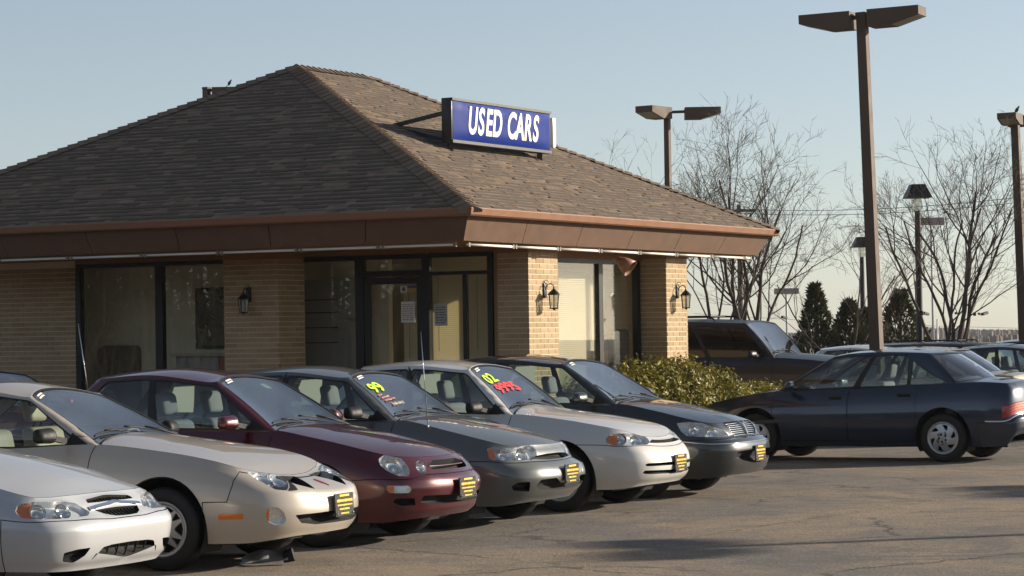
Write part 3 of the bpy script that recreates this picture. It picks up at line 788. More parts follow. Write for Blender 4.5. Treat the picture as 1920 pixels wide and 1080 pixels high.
    # ---- lamps, grilles, intakes
    for k, polys in holes.items():
        for p in polys:
            s = np.sign(np.mean([q[0] for q in p]))
            if k in ('headlight', 'inner'):
                lens = patch('headlight', P, p, M_LENS, root, -.002)
                recess('lamp_bowl', P, p, .05, M_REFL, lens)
                q = np.array(p); cu, cv = q.mean(0)
                # round reflectors inside the bowl
                wdt = q[:, 0].max()-q[:, 0].min(); hgt = q[:, 1].max()-q[:, 1].min()
                nb = 2 if wdt > .36 else 1
                for j in range(nb):
                    uu = cu+(j-(nb-1)/2)*wdt*.36; c0 = P(uu, cv)[()] if False else P(np.array([uu]), np.array([cv]))[0]
                    n0 = surf_normals(P, np.array([uu]), np.array([cv]))[0]; fx = Vector((1, .25*s, 0)).normalized()
                    r_ = min(hgt*.42, .075); mb = MB(); prof = [(r_, .012), (r_*.92, -.004), (r_*.6, -.022), (r_*.25, -.03), (r_*.12, -.012), (0.001, -.008)]
                    mb.lathe(prof, 20, 'x'); oo = mb.build('reflector', M_CHROME, lens)
                    oo.location = Vector(c0)-Vector(n0)*.022; oo.rotation_euler = Vector(n0).to_track_quat('X', 'Z').to_euler()
                ab = feat.get('amber')
                if ab and k == 'headlight':
                    ap = ab if s < 0 else mirror(ab); patch('turn_signal', P, grow(ap, -.006), M_AMBER, lens, -.008)
            elif k == 'signal':
                lens = patch('signal_lamp', P, p, M_LENS, root, -.001); recess('lamp_bowl', P, p, .02, M_REFL, lens)
                ab = feat.get('amber'); ap = ab if s < 0 else mirror(ab)
                patch('turn_signal', P, grow(ap, -.004), M_AMBER, lens, -.004)
            elif k == 'fog':
                o = recess('fog_recess', P, p, .05, M_TRIM if key in ('grey', 'white') else opts.get('fogmat', M_TRIM), fb)
                if feat.get('fogamber'):
                    ap = feat['fogamber'] if s < 0 else mirror(feat['fogamber']); patch('turn_signal', P, grow(ap, -.004), M_AMBER, o, -.02)
            else:
                o = recess('grille' if 'grille' in k else 'air_intake', P, p, .06, M_DARK, root if 'grille' in k else fb)
                q = np.array(p); v0, v1 = q[:, 1].min(), q[:, 1].max(); u0, u1 = q[:, 0].min(), q[:, 0].max()
                nslat = opts.get('slats', {}).get(k, 0)
                for j in range(nslat):
                    v = v0+(v1-v0)*(j+.5)/nslat; uu = np.linspace(u0, u1, 40); okk = inside(np.c_[uu, np.full(40, v)], p)
                    if okk.sum() < 3: continue
                    uu = uu[okk]; pp = P(uu, np.full(len(uu), v)); nn = surf_normals(P, uu, np.full(len(uu), v))
                    mb = MB(); mb.tube(pp-nn*.012, opts.get('slat_r', .007), 6); mb.build('grille_slat', opts.get('slat_mat', M_TRIM), o)
                nv = opts.get('vbars', {}).get(k, 0)
                for j in range(nv):
                    u = u0+(u1-u0)*(j+.5)/nv; vv = np.linspace(v0, v1, 16); okk = inside(np.c_[np.full(16, u), vv], p)
                    if okk.sum() < 2: continue
                    vv = vv[okk]; pp = P(np.full(len(vv), u), vv); nn = surf_normals(P, np.full(len(vv), u), vv)
                    mb = MB(); mb.tube(pp-nn*.02, .006, 5); mb.build('grille_bar', opts.get('slat_mat', M_TRIM), o)
    if feat.get('marker'):
        for p in (feat['marker'], mirror(feat['marker'])): patch('side_marker', P, p, M_AMBER, fb, .004, .006)
    if feat.get('wedge'):
        for p in (feat['wedge'], mirror(feat['wedge'])): patch('lamp_surround', P, p, M_TRIM, fb, .002)
    # ---- bonnet, cowl, boot lid
    def T(x, y): x = np.asarray(x, float); y = np.asarray(y, float); return np.stack([x, y, sh.ztop(x, y)], -1)
    E = np.c_[sh.ex, sh.ey]
    ba = c['green']['base']; cx, ax, ay = ba[0], ba[1], ba[2]; rx, ry, bx = ba[3], ba[4], ba[5]
    fr = E[(E[:, 0] > ax-.06)]; fr = fr[::6]
    loop = [tuple(p) for p in fr[fr[:, 1] > .015]]; ya = loop[-1][1]
    left = loop; right = [(x, -y) for x, y in loop[::-1]]
    rear_ = [(cx+.015+(ax-cx)*min(1, abs(y)/ay)**2.4+(.0 if abs(y) < ay else -.03), y) for y in np.linspace(ya-.004, -ya+.004, 21)]
    back = [(cx-.14, y*.95) for y in (ya, 0, -ya)]
    lip_pt = [(E[0, 0], 0.0)]
    hood = lip_pt+left+rear_+right
    hp, ht, hc = cut(grow(hood, -.003), [], (.07, .07)); surf_ob('hood', T, hp, ht, mat, root, .001)
    cow = [(rear_[1][0]-.006, rear_[1][1])]+[(x-.008, y) for x, y in rear_[2:-2]]+[(rear_[-2][0]-.006, rear_[-2][1])]+[(cx-.2, -ay), (cx-.2, ay)]
    pts_, tri_, _ = cut(cow, [], (.08, .08)); surf_ob('cowl', T, pts_, tri_, M_TRIM, root, -.008)
    rr_ = E[(E[:, 0] < rx+.02)]; rr_ = rr_[::6]; l2 = [tuple(p) for p in rr_[rr_[:, 1] > .015]]
    fr2 = [(bx-.01+(rx-bx)*min(1, abs(y)/ry)**2.4, y) for y in np.linspace(-l2[0][1]+.004, l2[0][1]-.004, 21)]
    boot = l2+[(E[-1, 0], 0.0)]+[(x, -y) for x, y in l2[::-1]]+fr2
    if not opts.get('no_boot'):
        pts_, tri_, _ = cut(grow(boot, -.003), [], (.08, .08)); surf_ob('trunk_lid', T, pts_, tri_, mat, root, .001)
    # ---- greenhouse
    H = g.VS; dg = [(-g.U, -.0), (g.U, -.0), (g.U, H), (-g.U, H)]
    ap = opts.get('apillar', .045)
    ws = rnd([(-g.uA+ap, .012), (g.uA-ap, .012), (g.uA-ap, H*.955), (-g.uA+ap, H*.955)], .04)
    bl_l = g.uC+.05
    bk = rnd([(bl_l, .03), (g.U+.02, .03), (g.U+.02, H*.94), (bl_l, H*.94)], .04)
    Ls = g.uC-g.uA
    fB = opts.get('fB', .52 if not coupe else .66); tw = opts.get('win_top', .90)
    wins = []
    f0 = g.uA+.055; fb_ = g.uA+Ls*fB
    wins.append(('side_window', [(f0+.02, .03), (fb_-.03, .03), (fb_-.03, H*tw), (f0+.01, H*tw)]))
    if not coupe:
        r1 = g.uA+Ls*opts.get('fR', .93)
        wins.append(('side_window', [(fb_+.045, .03), (r1-.01, .03), (r1+opts.get('rtop', -.05), H*tw), (fb_+.045, H*tw)]))
        if opts.get('quarter'):
            q0 = r1+.025; wins.append(('side_window', [(q0, .03), (g.uC+opts.get('qlen', -.03), .03), (q0+opts.get('rtop', -.05)+.04, H*tw*.84)]))
    else:
        wins.append(('side_window', [(fb_+.04, .03), (g.uC-.12, .03), (g.uC-.2, H*tw), (fb_+.04, H*tw)]))
    allw = [('windshield', ws), ('rear_window', bk), ('rear_window', mirror(bk))]+[(n, rnd(p, .03)) for n, p in wins]+[(n, mirror(rnd(p, .03))) for n, p in wins]
    tr = .02
    gpts, gtri, gcen = cut(dg, [p for _, p in allw]+[grow(p, tr) for _, p in allw], (.07, .06))
    gl = np.zeros(len(gtri), int)
    for _, p in allw: gl[inside(gcen, grow(p, tr))] = 1
    # black B pillar
    if not coupe:
        for s in (1, -1):
            u = gcen[:, 0]*s; gl[(u > fb_-.06) & (u < fb_+.08) & (gcen[:, 1] < H*tw+.02) & (gl == 0)] = 1
    for _, p in allw: gl[inside(gcen, p)] = 2
    roof = surf_ob('roof', G, gpts, gtri[gl == 0], mat, root)
    surf_ob('window_trim', G, gpts, gtri[gl == 1], M_SEAL, root, .001)
    for n, p in allw:
        if n == 'rear_window' and p[0][0] < 0: continue
        if n == 'rear_window':
            # one pane across the centre: build both halves and join
            pts_, tri_, _ = cut(grow(p, .006), [], (.08, .07)); k = len(pts_)
            o1 = surf_ob('rear_window', G, pts_, tri_, opts.get('ws', M_WS), root, -.004)
            pm = pts_*[-1, 1]; o2 = surf_ob('rear_window', G, pm, tri_, opts.get('ws', M_WS), root, -.004)
            m2 = o2.data; bpy.data.objects.remove(o2); join_meshes(o1.data, m2)
        else:
            pts_, tri_, _ = cut(grow(p, .006), [], (.08, .07))
            surf_ob(n, G, pts_, tri_, opts.get('ws', M_WS) if n == 'windshield' else opts.get('win', M_WIN), root, -.004)
    # roof skin
    def Z(x, y): x = np.asarray(x, float); y = np.asarray(y, float); return np.stack([x, y, g.zroof(x, y)], -1)
    Rl = [tuple(p[:2]) for p in g.R[::3] if p[1] > .005]
    rl = [(g.R[0, 0], 0.0)]+Rl+[(g.R[-1, 0], 0.0)]+[(x, -y) for x, y in Rl[::-1]]
    pts_, tri_, _ = cut(rl, [], (.09, .08)); rs = surf_ob('tmp', Z, pts_, tri_, mat, root, .0)
    m2 = rs.data; bpy.data.objects.remove(rs); join_meshes(roof.data, m2)
    # ---- interior
    z0 = .26; zb_ = sh.ze(ax)
    for s in (1, -1):
        xs = ax-.62+opts.get('seatx', 0)
        rbox('seat', (xs-.10-.42+.06, s*.37-.23, z0), (xs+.12, s*.37+.23, z0+.26), seat, root, .05)
        bk_ = rbox('seat_back', (xs-.50, s*.37-.23, z0+.20), (xs-.36, s*.37+.23, z0+.76), seat, root, .05, shear=-.22)
        hr = rbox('headrest', (xs-.655, s*.37-.125, z0+.80), (xs-.56, s*.37+.125, z0+.99), seat, bk_, .04, shear=-.2)
    xr = rx+.35
    rbox('rear_seat', (xr-.3, -.6, z0), (xr+.28, .6, z0+.24), seat, root, .05)
    rbox('rear_seat_back', (xr-.30, -.62, z0+.2), (xr-.16, .62, z0+.66), seat, root, .05, shear=-.25)
    b = MB(); b.box((rx-.42, -ay+.04, zb_-.07), (xr-.34, ay-.04, zb_-.04)); b.build('parcel_shelf', M_DASH, root)
    rbox('dashboard', (ax-.30, -ay-.02, zb_-.30), (cx+.12, ay+.02, zb_-.025), opts.get('dash', M_DASH), root, .04)
    b = MB(); st = [(ax-.40+.16*.42*math.cos(t), .37+.18*math.sin(t), zb_-.06+.16*.9*math.cos(t)) for t in np.linspace(0, 2*math.pi, 25)]
    b.tube(st, .013, 6, False); b.bar((ax-.40, .37-.17, zb_-.06), (ax-.40, .37+.17, zb_-.06), .02, .03); b.bar((ax-.40, .37, zb_-.06), (ax-.2, .37, zb_-.14), .05, .05)
    b.build('steering_wheel', opts.get('wheelmat', M_DASH), root)
    b = MB(); b.box((c['green']['roof'][0]-.16, -.11, float(g.zr(-2.3))-.13), (c['green']['roof'][0]-.13, .11, float(g.zr(-2.3))-.075)); b.build('rear_view_mirror', M_TRIM, root, bevel=.012)
    # ---- mirrors, wipers, handles
    for s in (1, -1):
        zb2 = float(sh.ze(ax-.12)); yb = sh.hw-.04
        mb = MB(); q_ = [(-.055, -.105, -.068), (.055, -.095, -.050), (.045, .105, -.046), (-.055, .115, -.060), (-.055, -.105, .066), (.040, -.095, .050), (.025, .105, .040), (-.055, .115, .058)]
        mb.hexa([(x, y*s, z) for x, y, z in q_] if s > 0 else [(x, -y, z) for x, y, z in (q_[3], q_[2], q_[1], q_[0], q_[7], q_[6], q_[5], q_[4])])
        o = mb.build('side_mirror', mirror_mat or mat, root, bevel=.042, seg=5); o.rotation_euler = (0, 0, s*.12); o.location = (ax-.31, s*(yb+.11), zb2+.075)
        mb = MB(); mb.bar((ax-.27, s*(yb-.08), zb2+.03), (ax-.29, s*(yb+.06), zb2+.055), .05, .04); mb.build('mirror_arm', M_TRIM, o)
        mb.v = mb.v; oo = o.children[0]; oo.matrix_parent_inverse = o.matrix_basis.inverted()
        sp = [(g.uA+.028, .02), (g.uA+.17, .02), (g.uA+.06, .13), (g.uA+.028, .16)]
        patch('mirror_sail', G, sp if s > 0 else mirror(sp), M_TRIM, root, .004)
    for dy, ang in ((.05, .12), (-.52, .10)):
        uu = np.linspace(dy-.02, dy+.50, 8)*-1; vv = np.linspace(.035, .075, 8)
        pp = G(uu, vv); nn = surf_normals(G, uu, vv)
        b = MB(); b.tube(pp+nn*.016, .008, 6); b.tube([pp[0]+nn[0]*.016+np.array([.05, .02, -.03]), pp[2]+nn[2]*.025, pp[4]+nn[4]*.03], .007, 6); b.build('wiper', M_TRIM, root)
    for o, p in door_obs:
        s = np.sign(p[0][0]); x = P(np.array([p[6][0]]), np.array([.5]))[0][0]; zb2 = float(sh.ze(x+.2))-.115
        q = side_uv(x+.17, zb2, s); pp = P(np.array([q[0]]), np.array([q[1]]))[0]
        b = MB(); b.box((-.085, -.016, -.020), (.085, .016, .020)); h_ = b.build('door_handle', opts.get('handle', mat), o, bevel=.012); h_.location = pp+np.array([0, s*.008, 0])
    # ---- wheels
    for i, x in enumerate(xw):
        for s in (1, -1): add_wheel(root, x, s*(sh.hw-.125), wheel, R, opts.get('rr', R*.66), spin=opts.get('spin', .4)+i*.7+s)
    return dict(sh=sh, g=g, body=body, fb=fb, roof=roof)
# ---------------------------------------------------------------- ground
def ground_mat():
    t = NT('old_asphalt'); co = t.coords()
    big = t.noise(.22, 10, .68, co, .5); mid = t.noise(1.3, 10, .72, co, .4); fine = t.noise(38, 6, .75, co); grit = t.noise(150, 3, .7, co)
    base = t.mix(t.ramp(big, [(.44, (0, 0, 0)), (.56, (1, 1, 1))]), (.185, .168, .150), (.37, .275, .180))
    base = t.mix(t.ramp(mid, [(.47, (0, 0, 0)), (.62, (.75, .75, .75))]), base, (.255, .205, .152))
    base = t.mix(t.ramp(t.noise(.45, 9, .7, co, 1.0), [(.53, (0, 0, 0)), (.63, (.85, .85, .85))]), base, (.155, .140, .125))
    base = t.mix(t.ramp(t.noise(4.5, 8, .78, co, .3), [(.54, (0, 0, 0)), (.66, (.8, .8, .8))]), base, (.115, .102, .090))
    base = t.mix(t.ramp(t.noise(6.5, 8, .78, t.coords('Object', (1.1, .9, 1))), [(.55, (0, 0, 0)), (.68, (.7, .7, .7))]), base, (.42, .34, .25))
    vo = t.n('TexVoronoi', feature='DISTANCE_TO_EDGE'); vo.inputs['Scale'].default_value = .30
    wv = t.n('VectorMath', operation='ADD'); nz = t.n('TexNoise'); nz.inputs['Scale'].default_value = 2.2; nz.inputs['Detail'].default_value = 8; nz.inputs['Roughness'].default_value = .7; t.l(co, nz.inputs['Vector'])
    sc = t.n('VectorMath', operation='SCALE'); sc.inputs['Scale'].default_value = .55; t.l(nz.outputs[1], sc.inputs[0]); t.l(co, wv.inputs[0]); t.l(sc.outputs[0], wv.inputs[1]); t.l(wv.outputs[0], vo.inputs['Vector'])
    gate = t.ramp(t.noise(.7, 5, .6, co), [(.44, (0, 0, 0)), (.54, (1, 1, 1))])
    crack = t.mix(1.0, t.ramp(vo.outputs[0], [(.003, (1, 1, 1)), (.010, (0, 0, 0))]), gate, 'MULTIPLY')
    base = t.mix(t.math('MULTIPLY', crack, .8), base, (.028, .025, .022))
    base = t.mix(t.ramp(fine, [(.42, (.8, .8, .8)), (.52, (0, 0, 0))]), base, (.11, .098, .086))
    base = t.mix(t.ramp(fine, [(.56, (0, 0, 0)), (.70, (.8, .8, .8))]), base, (.46, .39, .31))
    base = t.mix(t.ramp(grit, [(.36, (.7, .7, .7)), (.47, (0, 0, 0))]), base, (.06, .055, .05))
    # fields beyond the lot
    sx = t.n('SeparateXYZ'); t.l(co, sx.inputs[0])
    dist = t.math('SUBTRACT', t.math('MULTIPLY', sx.outputs[1], .88), t.math('MULTIPLY', sx.outputs[0], .48))
    far = t.ramp(t.math('DIVIDE', t.math('ADD', dist, t.math('MULTIPLY', mid, 8)), 200), [(.22, (0, 0, 0)), (.30, (1, 1, 1))])
    fld = t.mix(t.noise(.02, 5, .6, co), (.13, .115, .085), (.20, .17, .12))
    base = t.mix(far, base, fld)
    b = t.pbr(Base_Color=base, Roughness=.88, Specular_IOR_Level=.35)
    h = t.math('SUBTRACT', t.math('ADD', t.math('MULTIPLY', fine, .9), t.math('ADD', t.math('MULTIPLY', grit, .4), t.math('MULTIPLY', mid, 2.5))), t.math('MULTIPLY', crack, .5))
    t.l(t.bump(h, .7, .02), b.inputs['Normal']); return t.m
b = MB(); g_ = [-5000, -400, -60, 60, 400, 5000]
V = [(x, y, 0) for y in g_ for x in g_]; b.add(V, [(j*6+i, j*6+i+1, (j+1)*6+i+1, (j+1)*6+i) for j in range(5) for i in range(5)])
tag(b.build('ground', ground_mat()), kind='structure')
def worn_paint():
    t = NT('worn_yellow_paint'); co = t.coords()
    tr = t.n('BsdfTransparent'); df = t.n('BsdfPrincipled'); t.set(df, Base_Color=(.32, .22, .06, 1), Roughness=.8)
    m = t.n('MixShader'); t.l(t.ramp(t.noise(7, 8, .75, co, .5), [(.52, (0, 0, 0)), (.64, (.75, .75, .75))]), m.inputs[0]); t.l(tr.outputs[0], m.inputs[1]); t.l(df.outputs[0], m.inputs[2])
    t.l(m.outputs[0], t.out.inputs[0]); return t.m
M_LINE = worn_paint()
b = MB()
for a, c_ in (((6.15, -13.9), (6.9, 1.5)), ((.2, -12.0), (5.6, -12.0)), ((.2, -9.7), (5.5, -9.7)), ((.2, -7.55), (5.4, -7.55)), ((.2, -5.3), (5.4, -5.3)), ((.2, -3.0), (5.3, -3.0))):
    a, c_ = Vector((*a, .004)), Vector((*c_, .004)); d = (c_-a).normalized(); n_ = Vector((-d.y, d.x, 0))*.055
    b.add([a-n_, c_-n_, c_+n_, a+n_], [(0, 1, 2, 3)])
tag(b.build('painted_line', M_LINE), kind='structure')

# ---------------------------------------------------------------- office: brick, roof, glazing
def brick_mat(nm, rnd_out):
    t = NT(nm); co = t.coords()
    if rnd_out == 'obj': rv = t.n('ObjectInfo').outputs['Random']
    else: rv = t.n('NewGeometry').outputs['Random Per Island']
    base = t.ramp(rv, [(0, (.37, .265, .15)), (.3, (.44, .325, .19)), (.65, (.50, .38, .23)), (1, (.40, .285, .165))])
    base = t.mix(t.ramp(t.noise(30, 5, .7, co), [(.35, (0, 0, 0)), (.75, (.5, .5, .5))]), base, (.34, .235, .135))
    b = t.pbr(Base_Color=base, Roughness=.88, Specular_IOR_Level=.25)
    t.l(t.bump(t.noise(160, 3, .6, co), .35, .004), b.inputs['Normal']); return t.m
M_BRICK, M_BRICKJ = brick_mat('tan_brick', 'obj'), brick_mat('tan_brick_joined', 'isl')
M_MORTAR = simple('mortar', (.76, .64, .48), .9, var=.12, bump=.3)
M_SOFFIT = simple('brown_soffit', (.30, .15, .055), .7, var=.12, scale=3)
M_FASCIA = simple('brown_fascia', (.150, .084, .050), .75, var=.35, scale=5, bump=.15)
M_GUTTER = simple('russet_gutter', (.27, .132, .074), .45, var=.1, scale=5)
M_FRAME = simple('black_aluminium', (.010, .010, .010), .4, metal=.3)
M_TUBE = simple('white_tube', (.80, .78, .72), .35, var=.05)
M_PANE = glass('window_pane', (.95, .96, .94), .0, 1.0, .008)
M_ROOMW = simple('beige_room_wall', (.82, .74, .56), .8, var=.08, scale=2)
def blind_mat():
    t = NT('cream_blind'); b = t.n('BsdfPrincipled'); t.set(b, Base_Color=t.mix(t.noise(5, 3, .5, t.coords()), (.80, .75, .62), (.86, .81, .68)), Roughness=.6)
    tl_ = t.n('BsdfTranslucent'); tl_.inputs[0].default_value = (.85, .78, .60, 1); m = t.n('MixShader'); m.inputs[0].default_value = .6; t.l(b.outputs[0], m.inputs[1]); t.l(tl_.outputs[0], m.inputs[2]); t.l(m.outputs[0], t.out.inputs[0]); return t.m
M_BLIND = blind_mat()
M_CARPET = simple('grey_carpet', (.12, .11, .10), .95)
office = thing('sales_office', 'single storey tan brick office with a wide brown shingle hipped roof and dark glazing', 'office building', (0, 0, 0))
BL, BH, BJ, COURSE = .194, .0575, .0095, .0677
brick_cache = {}
def brick_mesh(l):
    k = round(l, 3)
    if k not in brick_cache:
        b = MB(); b.box((0, -.012, 0), (k, .012, BH)); o = b.build('brick', M_BRICK, bevel=0); brick_cache[k] = o.data; bpy.data.objects.remove(o)
    return brick_cache[k]
budget = [300]
def brick_face(parent, o, d, L, z0, z1, zsplit, phase=0, single=True):
    """running bond on the vertical plane through o along d (bricks stand 6 mm proud of the mortar core)"""
    o = Vector(o); d = Vector(d).normalized(); rz = math.atan2(d.y, d.x); joined = MB(); n = int(round((z1-z0)/COURSE))
    for r in range(n):
        z = z1-(r+1)*COURSE+BJ/2; x = -((BL+BJ)/2 if (r+phase) % 2 else 0)
        while x < L-.01:
            a, e = max(x, 0), min(x+BL, L)
            if e-a > .025:
                if single and z > zsplit and budget[0] > 0:
                    budget[0] -= 1; p = o+d*a; q = bpy.data.objects.new('brick', brick_mesh(e-a)); link(q, parent)
                    q.location = (p.x, p.y, z); q.rotation_euler = (random.uniform(-.01, .01), 0, rz+random.uniform(-.004, .004))
                else:
                    nrm = Vector((-d.y, d.x, 0)); p = o+d*a; w = d*(e-a); t_ = nrm*.012
                    joined.hexa([p-t_+Vector((0, 0, z)), p+w-t_+Vector((0, 0, z)), p+w+t_+Vector((0, 0, z)), p+t_+Vector((0, 0, z)), p-t_+Vector((0, 0, z+BH)), p+w-t_+Vector((0, 0, z+BH)), p+w+t_+Vector((0, 0, z+BH)), p+t_+Vector((0, 0, z+BH))])
            x += BL+BJ
    if joined.v: joined.build('bricks', M_BRICKJ, parent, kind='stuff')
ZB = 2.752      # top of the brickwork
def pillar(x0, x1, y0, y1, single=True):
    b = MB(); b.box((x0+.006, y0+.006, 0), (x1-.006, y1-.006, ZB)); p = b.build('brick_pillar', M_MORTAR, office)
    zs = 1.35
    brick_face(p, (x0, y0+.012, 0), (1, 0, 0), x1-x0, .03, ZB, zs, 0, single)
    brick_face(p, (x1-.012, y0+.004, 0), (0, 1, 0), y1-y0-.004, .03, ZB, zs, 1, single)
    b = MB(); b.box((x0-.012, y0-.012, ZB), (x1+.012, y1, 2.838)); b.build('frieze_board', M_SOFFIT, p)
    return p
pillar(-4.40, -3.54, 1.45, 2.08)
pillar(-.60, -.15, 2.0, 2.80)
pillar(-.55, -.15, 6.05, 6.74)
# brick wall left of the glazing, back and side walls
def plain_wall(x0, y0, x1, y1, face_dir, L, o, zs=9, z1=2.8385):
    b = MB(); b.box((x0, y0, 0), (x1, y1, z1)); w = b.build('brick_wall', M_MORTAR, office); brick_face(w, o, face_dir, L, .03, ZB, zs, 1, False); return w
plain_wall(-9.0, 2.056, -7.30, 2.25, (1, 0, 0), 1.70, (-9.0, 2.062, 0))
plain_wall(-9.0, 2.26, -8.8, 6.5, (0, -1, 0), 4.24, (-8.994, 6.5, 0))
plain_wall(-9.0, 6.52, -.57, 6.72, (-1, 0, 0), 8.4, (-.58, 6.714, 0))
b = MB(); b.box((-9.1, 1.2, -.3), (.5, 9.0, .0035)); b.build('floor_slab', M_CARPET, office)
# soffit, fascia, gutters, light tubes
ox = {'l': -9.3, 'r': 0.0, 'f': 0.0, 'b': 8.50}
def ring(a, z): return [Vector((ox['l']-a, ox['f']-a, z)), Vector((ox['r']+a, ox['f']-a, z)), Vector((ox['r']+a, ox['b']+a, z)), Vector((ox['l']-a, ox['b']+a, z))]
b = MB(); b.box((ox['l']-.11, ox['f']-.11, 2.84), (ox['r']+.11, ox['b']+.11, 2.862)); b.build('soffit', M_SOFFIT, office)
lo, hi, lo2, hi2 = ring(.125, 2.838), ring(.27, 3.13), ring(.095, 2.838), ring(.24, 3.13)
for i in range(4):
    j = (i+1) % 4; n = 7 if i % 2 == 0 else 6
    for k in range(n):       # boards with a hairline joint
        f0, f1 = k/n+.0006*(k > 0), (k+1)/n-.0006*(k < n-1)
        L_ = lambda A, B_, f: A[i]+(A[j]-A[i])*f
        b = MB(); b.hexa([L_(lo, 0, f0), L_(lo, 0, f1), L_(lo2, 0, f1), L_(lo2, 0, f0), L_(hi, 0, f0), L_(hi, 0, f1), L_(hi2, 0, f1), L_(hi2, 0, f0)]); b.build('fascia_board', M_FASCIA, office)
prof = [(.285, 3.215), (.38, 3.215), (.385, 3.205), (.375, 3.17), (.365, 3.135), (.345, 3.118), (.285, 3.118)]
for i in range(4):
    j = (i+1) % 4; V = []
    for a, z in prof: r_ = ring(a, z); V += [r_[i], r_[j]]
    b = MB(); m = len(prof); b.add(V, [(2*k, 2*k+1, 2*((k+1) % m)+1, 2*((k+1) % m)) for k in range(m)]); b.build('gutter', M_GUTTER, office)
M_CLIP = simple('tube_clip', (.20, .17, .12), .6)
for i in (0, 1):
    r_ = ring(.07, 2.797); A, B_ = r_[i], r_[(i+1) % 4]; L = (B_-A).length; d = (B_-A)/L; x = .12
    while x < L-.3:
        e = min(x+1.17, L-.06); b = MB(); b.tube([A+d*x, A+d*(e-.02)], .016, 8); tb = b.build('light_tube', M_TUBE, office)
        for q in (x+.02, e-.05):
            b = MB(); b.bar(A+d*q, A+d*(q+.035), .035, .05); b.build('tube_clip', M_CLIP, tb)
        x = e
# roof
AP, RE, EZ = Vector((-4.65, 3.65, 5.5)), Vector((-4.65, 5.62, 5.5)), 3.20
ec = ring(.36, EZ)
M_DECK = simple('roof_felt', (.035, .03, .026), .9)
b = MB(); b.add([ec[0], ec[1], ec[2], ec[3], AP, RE], [(0, 1, 4), (1, 2, 5, 4), (2, 3, 5), (3, 0, 4, 5), (3, 2, 1, 0)]); roof_ob = b.build('roof', M_DECK, office)
def shingle_mat(nm, rnd_out):
    t = NT(nm); co = t.coords()
    rv = t.n('ObjectInfo').outputs['Random'] if rnd_out == 'obj' else t.n('NewGeometry').outputs['Random Per Island']
    base = t.ramp(rv, [(0, (.150, .108, .076)), (.25, (.22, .162, .114)), (.5, (.26, .195, .14)), (.75, (.19, .14, .098)), (1, (.285, .218, .16))])
    base = t.mix(t.ramp(t.noise(2.2, 5, .6, co), [(.4, (0, 0, 0)), (.7, (.45, .45, .45))]), base, (.10, .075, .058))
    base = t.mix(t.ramp(t.noise(120, 3, .7, co), [(.4, (0, 0, 0)), (.7, (.5, .5, .5))]), base, (.26, .20, .15))
    b = t.pbr(Base_Color=base, Roughness=.95, Specular_IOR_Level=.15)
    t.l(t.bump(t.noise(200, 2, .6, co), .5, .004), b.inputs['Normal']); return t.m
M_SH, M_SHJ = shingle_mat('asphalt_shingle', 'obj'), shingle_mat('asphalt_shingle_joined', 'isl')
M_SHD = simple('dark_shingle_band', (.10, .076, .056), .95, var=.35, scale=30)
sh_cache = {}
def shingle_piece(w, t_, EXP):
    return [(0, 0, .002), (w, 0, .002), (w, EXP+.03, -.002), (0, EXP+.03, -.002), (0, 0, .002+t_), (w, 0, .002+t_), (w, EXP+.03, t_*.25), (0, EXP+.03, t_*.25)]
def slope(e0, e1, tl, tr, EXP=.108, singles=0, near_end=1):
    """courses of shingles from the eave e0-e1 up to the top edge tl-tr"""
    e0, e1, tl, tr = map(Vector, (e0, e1, tl, tr)); xd = (e1-e0).normalized(); n = (e1-e0).cross(tl-e0).normalized()
    if n.z < 0: n = -n
    yd = n.cross(xd).normalized(); H = (tl-e0).dot(yd); xl, xr, L = (tl-e0).dot(xd), (tr-e0).dot(xd), (e1-e0).length
    rows = int(H/EXP); J = MB(); r = random.Random(5); cnt = 0
    M = Matrix((xd, yd, n)).transposed().to_4x4()
    for k in range(rows):
        y = k*EXP; f = (y+EXP*.5)/H; a, b_ = xl*f, L+(xr-L)*f; items = []; x = a-r.uniform(0, .2)
        while x < b_:
            w = r.choice((.10, .14, .18, .22, .26)); x0, x1 = max(x, a), min(x+w, b_)
            if x1-x0 > .03: items.append((x0, x1-x0, r.choice((.006, .009, .013))))
            x += w
        if near_end: items = items[::-1]
        for (x0, w, t_) in items:
            jy = r.uniform(-.006, .006)
            if k < 16 and cnt < singles and (x0 > b_-3.2 if near_end else x0 < a+2):
                cnt += 1; key = (round(w, 2), t_)
                if key not in sh_cache:
                    mb = MB(); mb.hexa(shingle_piece(key[0], t_, EXP)); o = mb.build('shingle', M_SH); sh_cache[key] = o.data; bpy.data.objects.remove(o)
                q = bpy.data.objects.new('shingle', sh_cache[key]); link(q, roof_ob); p = e0+xd*x0+yd*(y+jy); q.matrix_world = Matrix.Translation(p) @ M
            else:
                J.hexa([e0+xd*(x0+px)+yd*(y+jy+py)+n*pz for px, py, pz in shingle_piece(w-.003, t_, EXP)])
    J.build('shingles', M_SHJ, roof_ob, kind='stuff')
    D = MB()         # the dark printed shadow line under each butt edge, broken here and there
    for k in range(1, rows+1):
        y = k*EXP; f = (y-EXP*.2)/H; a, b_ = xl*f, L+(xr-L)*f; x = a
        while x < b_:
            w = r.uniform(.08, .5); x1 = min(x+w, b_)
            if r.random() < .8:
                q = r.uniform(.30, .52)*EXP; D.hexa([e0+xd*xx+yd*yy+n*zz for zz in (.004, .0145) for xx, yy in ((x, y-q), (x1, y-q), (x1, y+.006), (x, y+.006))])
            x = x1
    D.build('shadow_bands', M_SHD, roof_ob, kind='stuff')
slope(ec[0], ec[1], AP, AP, singles=240)
slope(ec[1], ec[2], AP, RE, singles=0, near_end=0)
slope(ec[2], ec[3], RE, RE); slope(ec[3], ec[0], RE, AP)
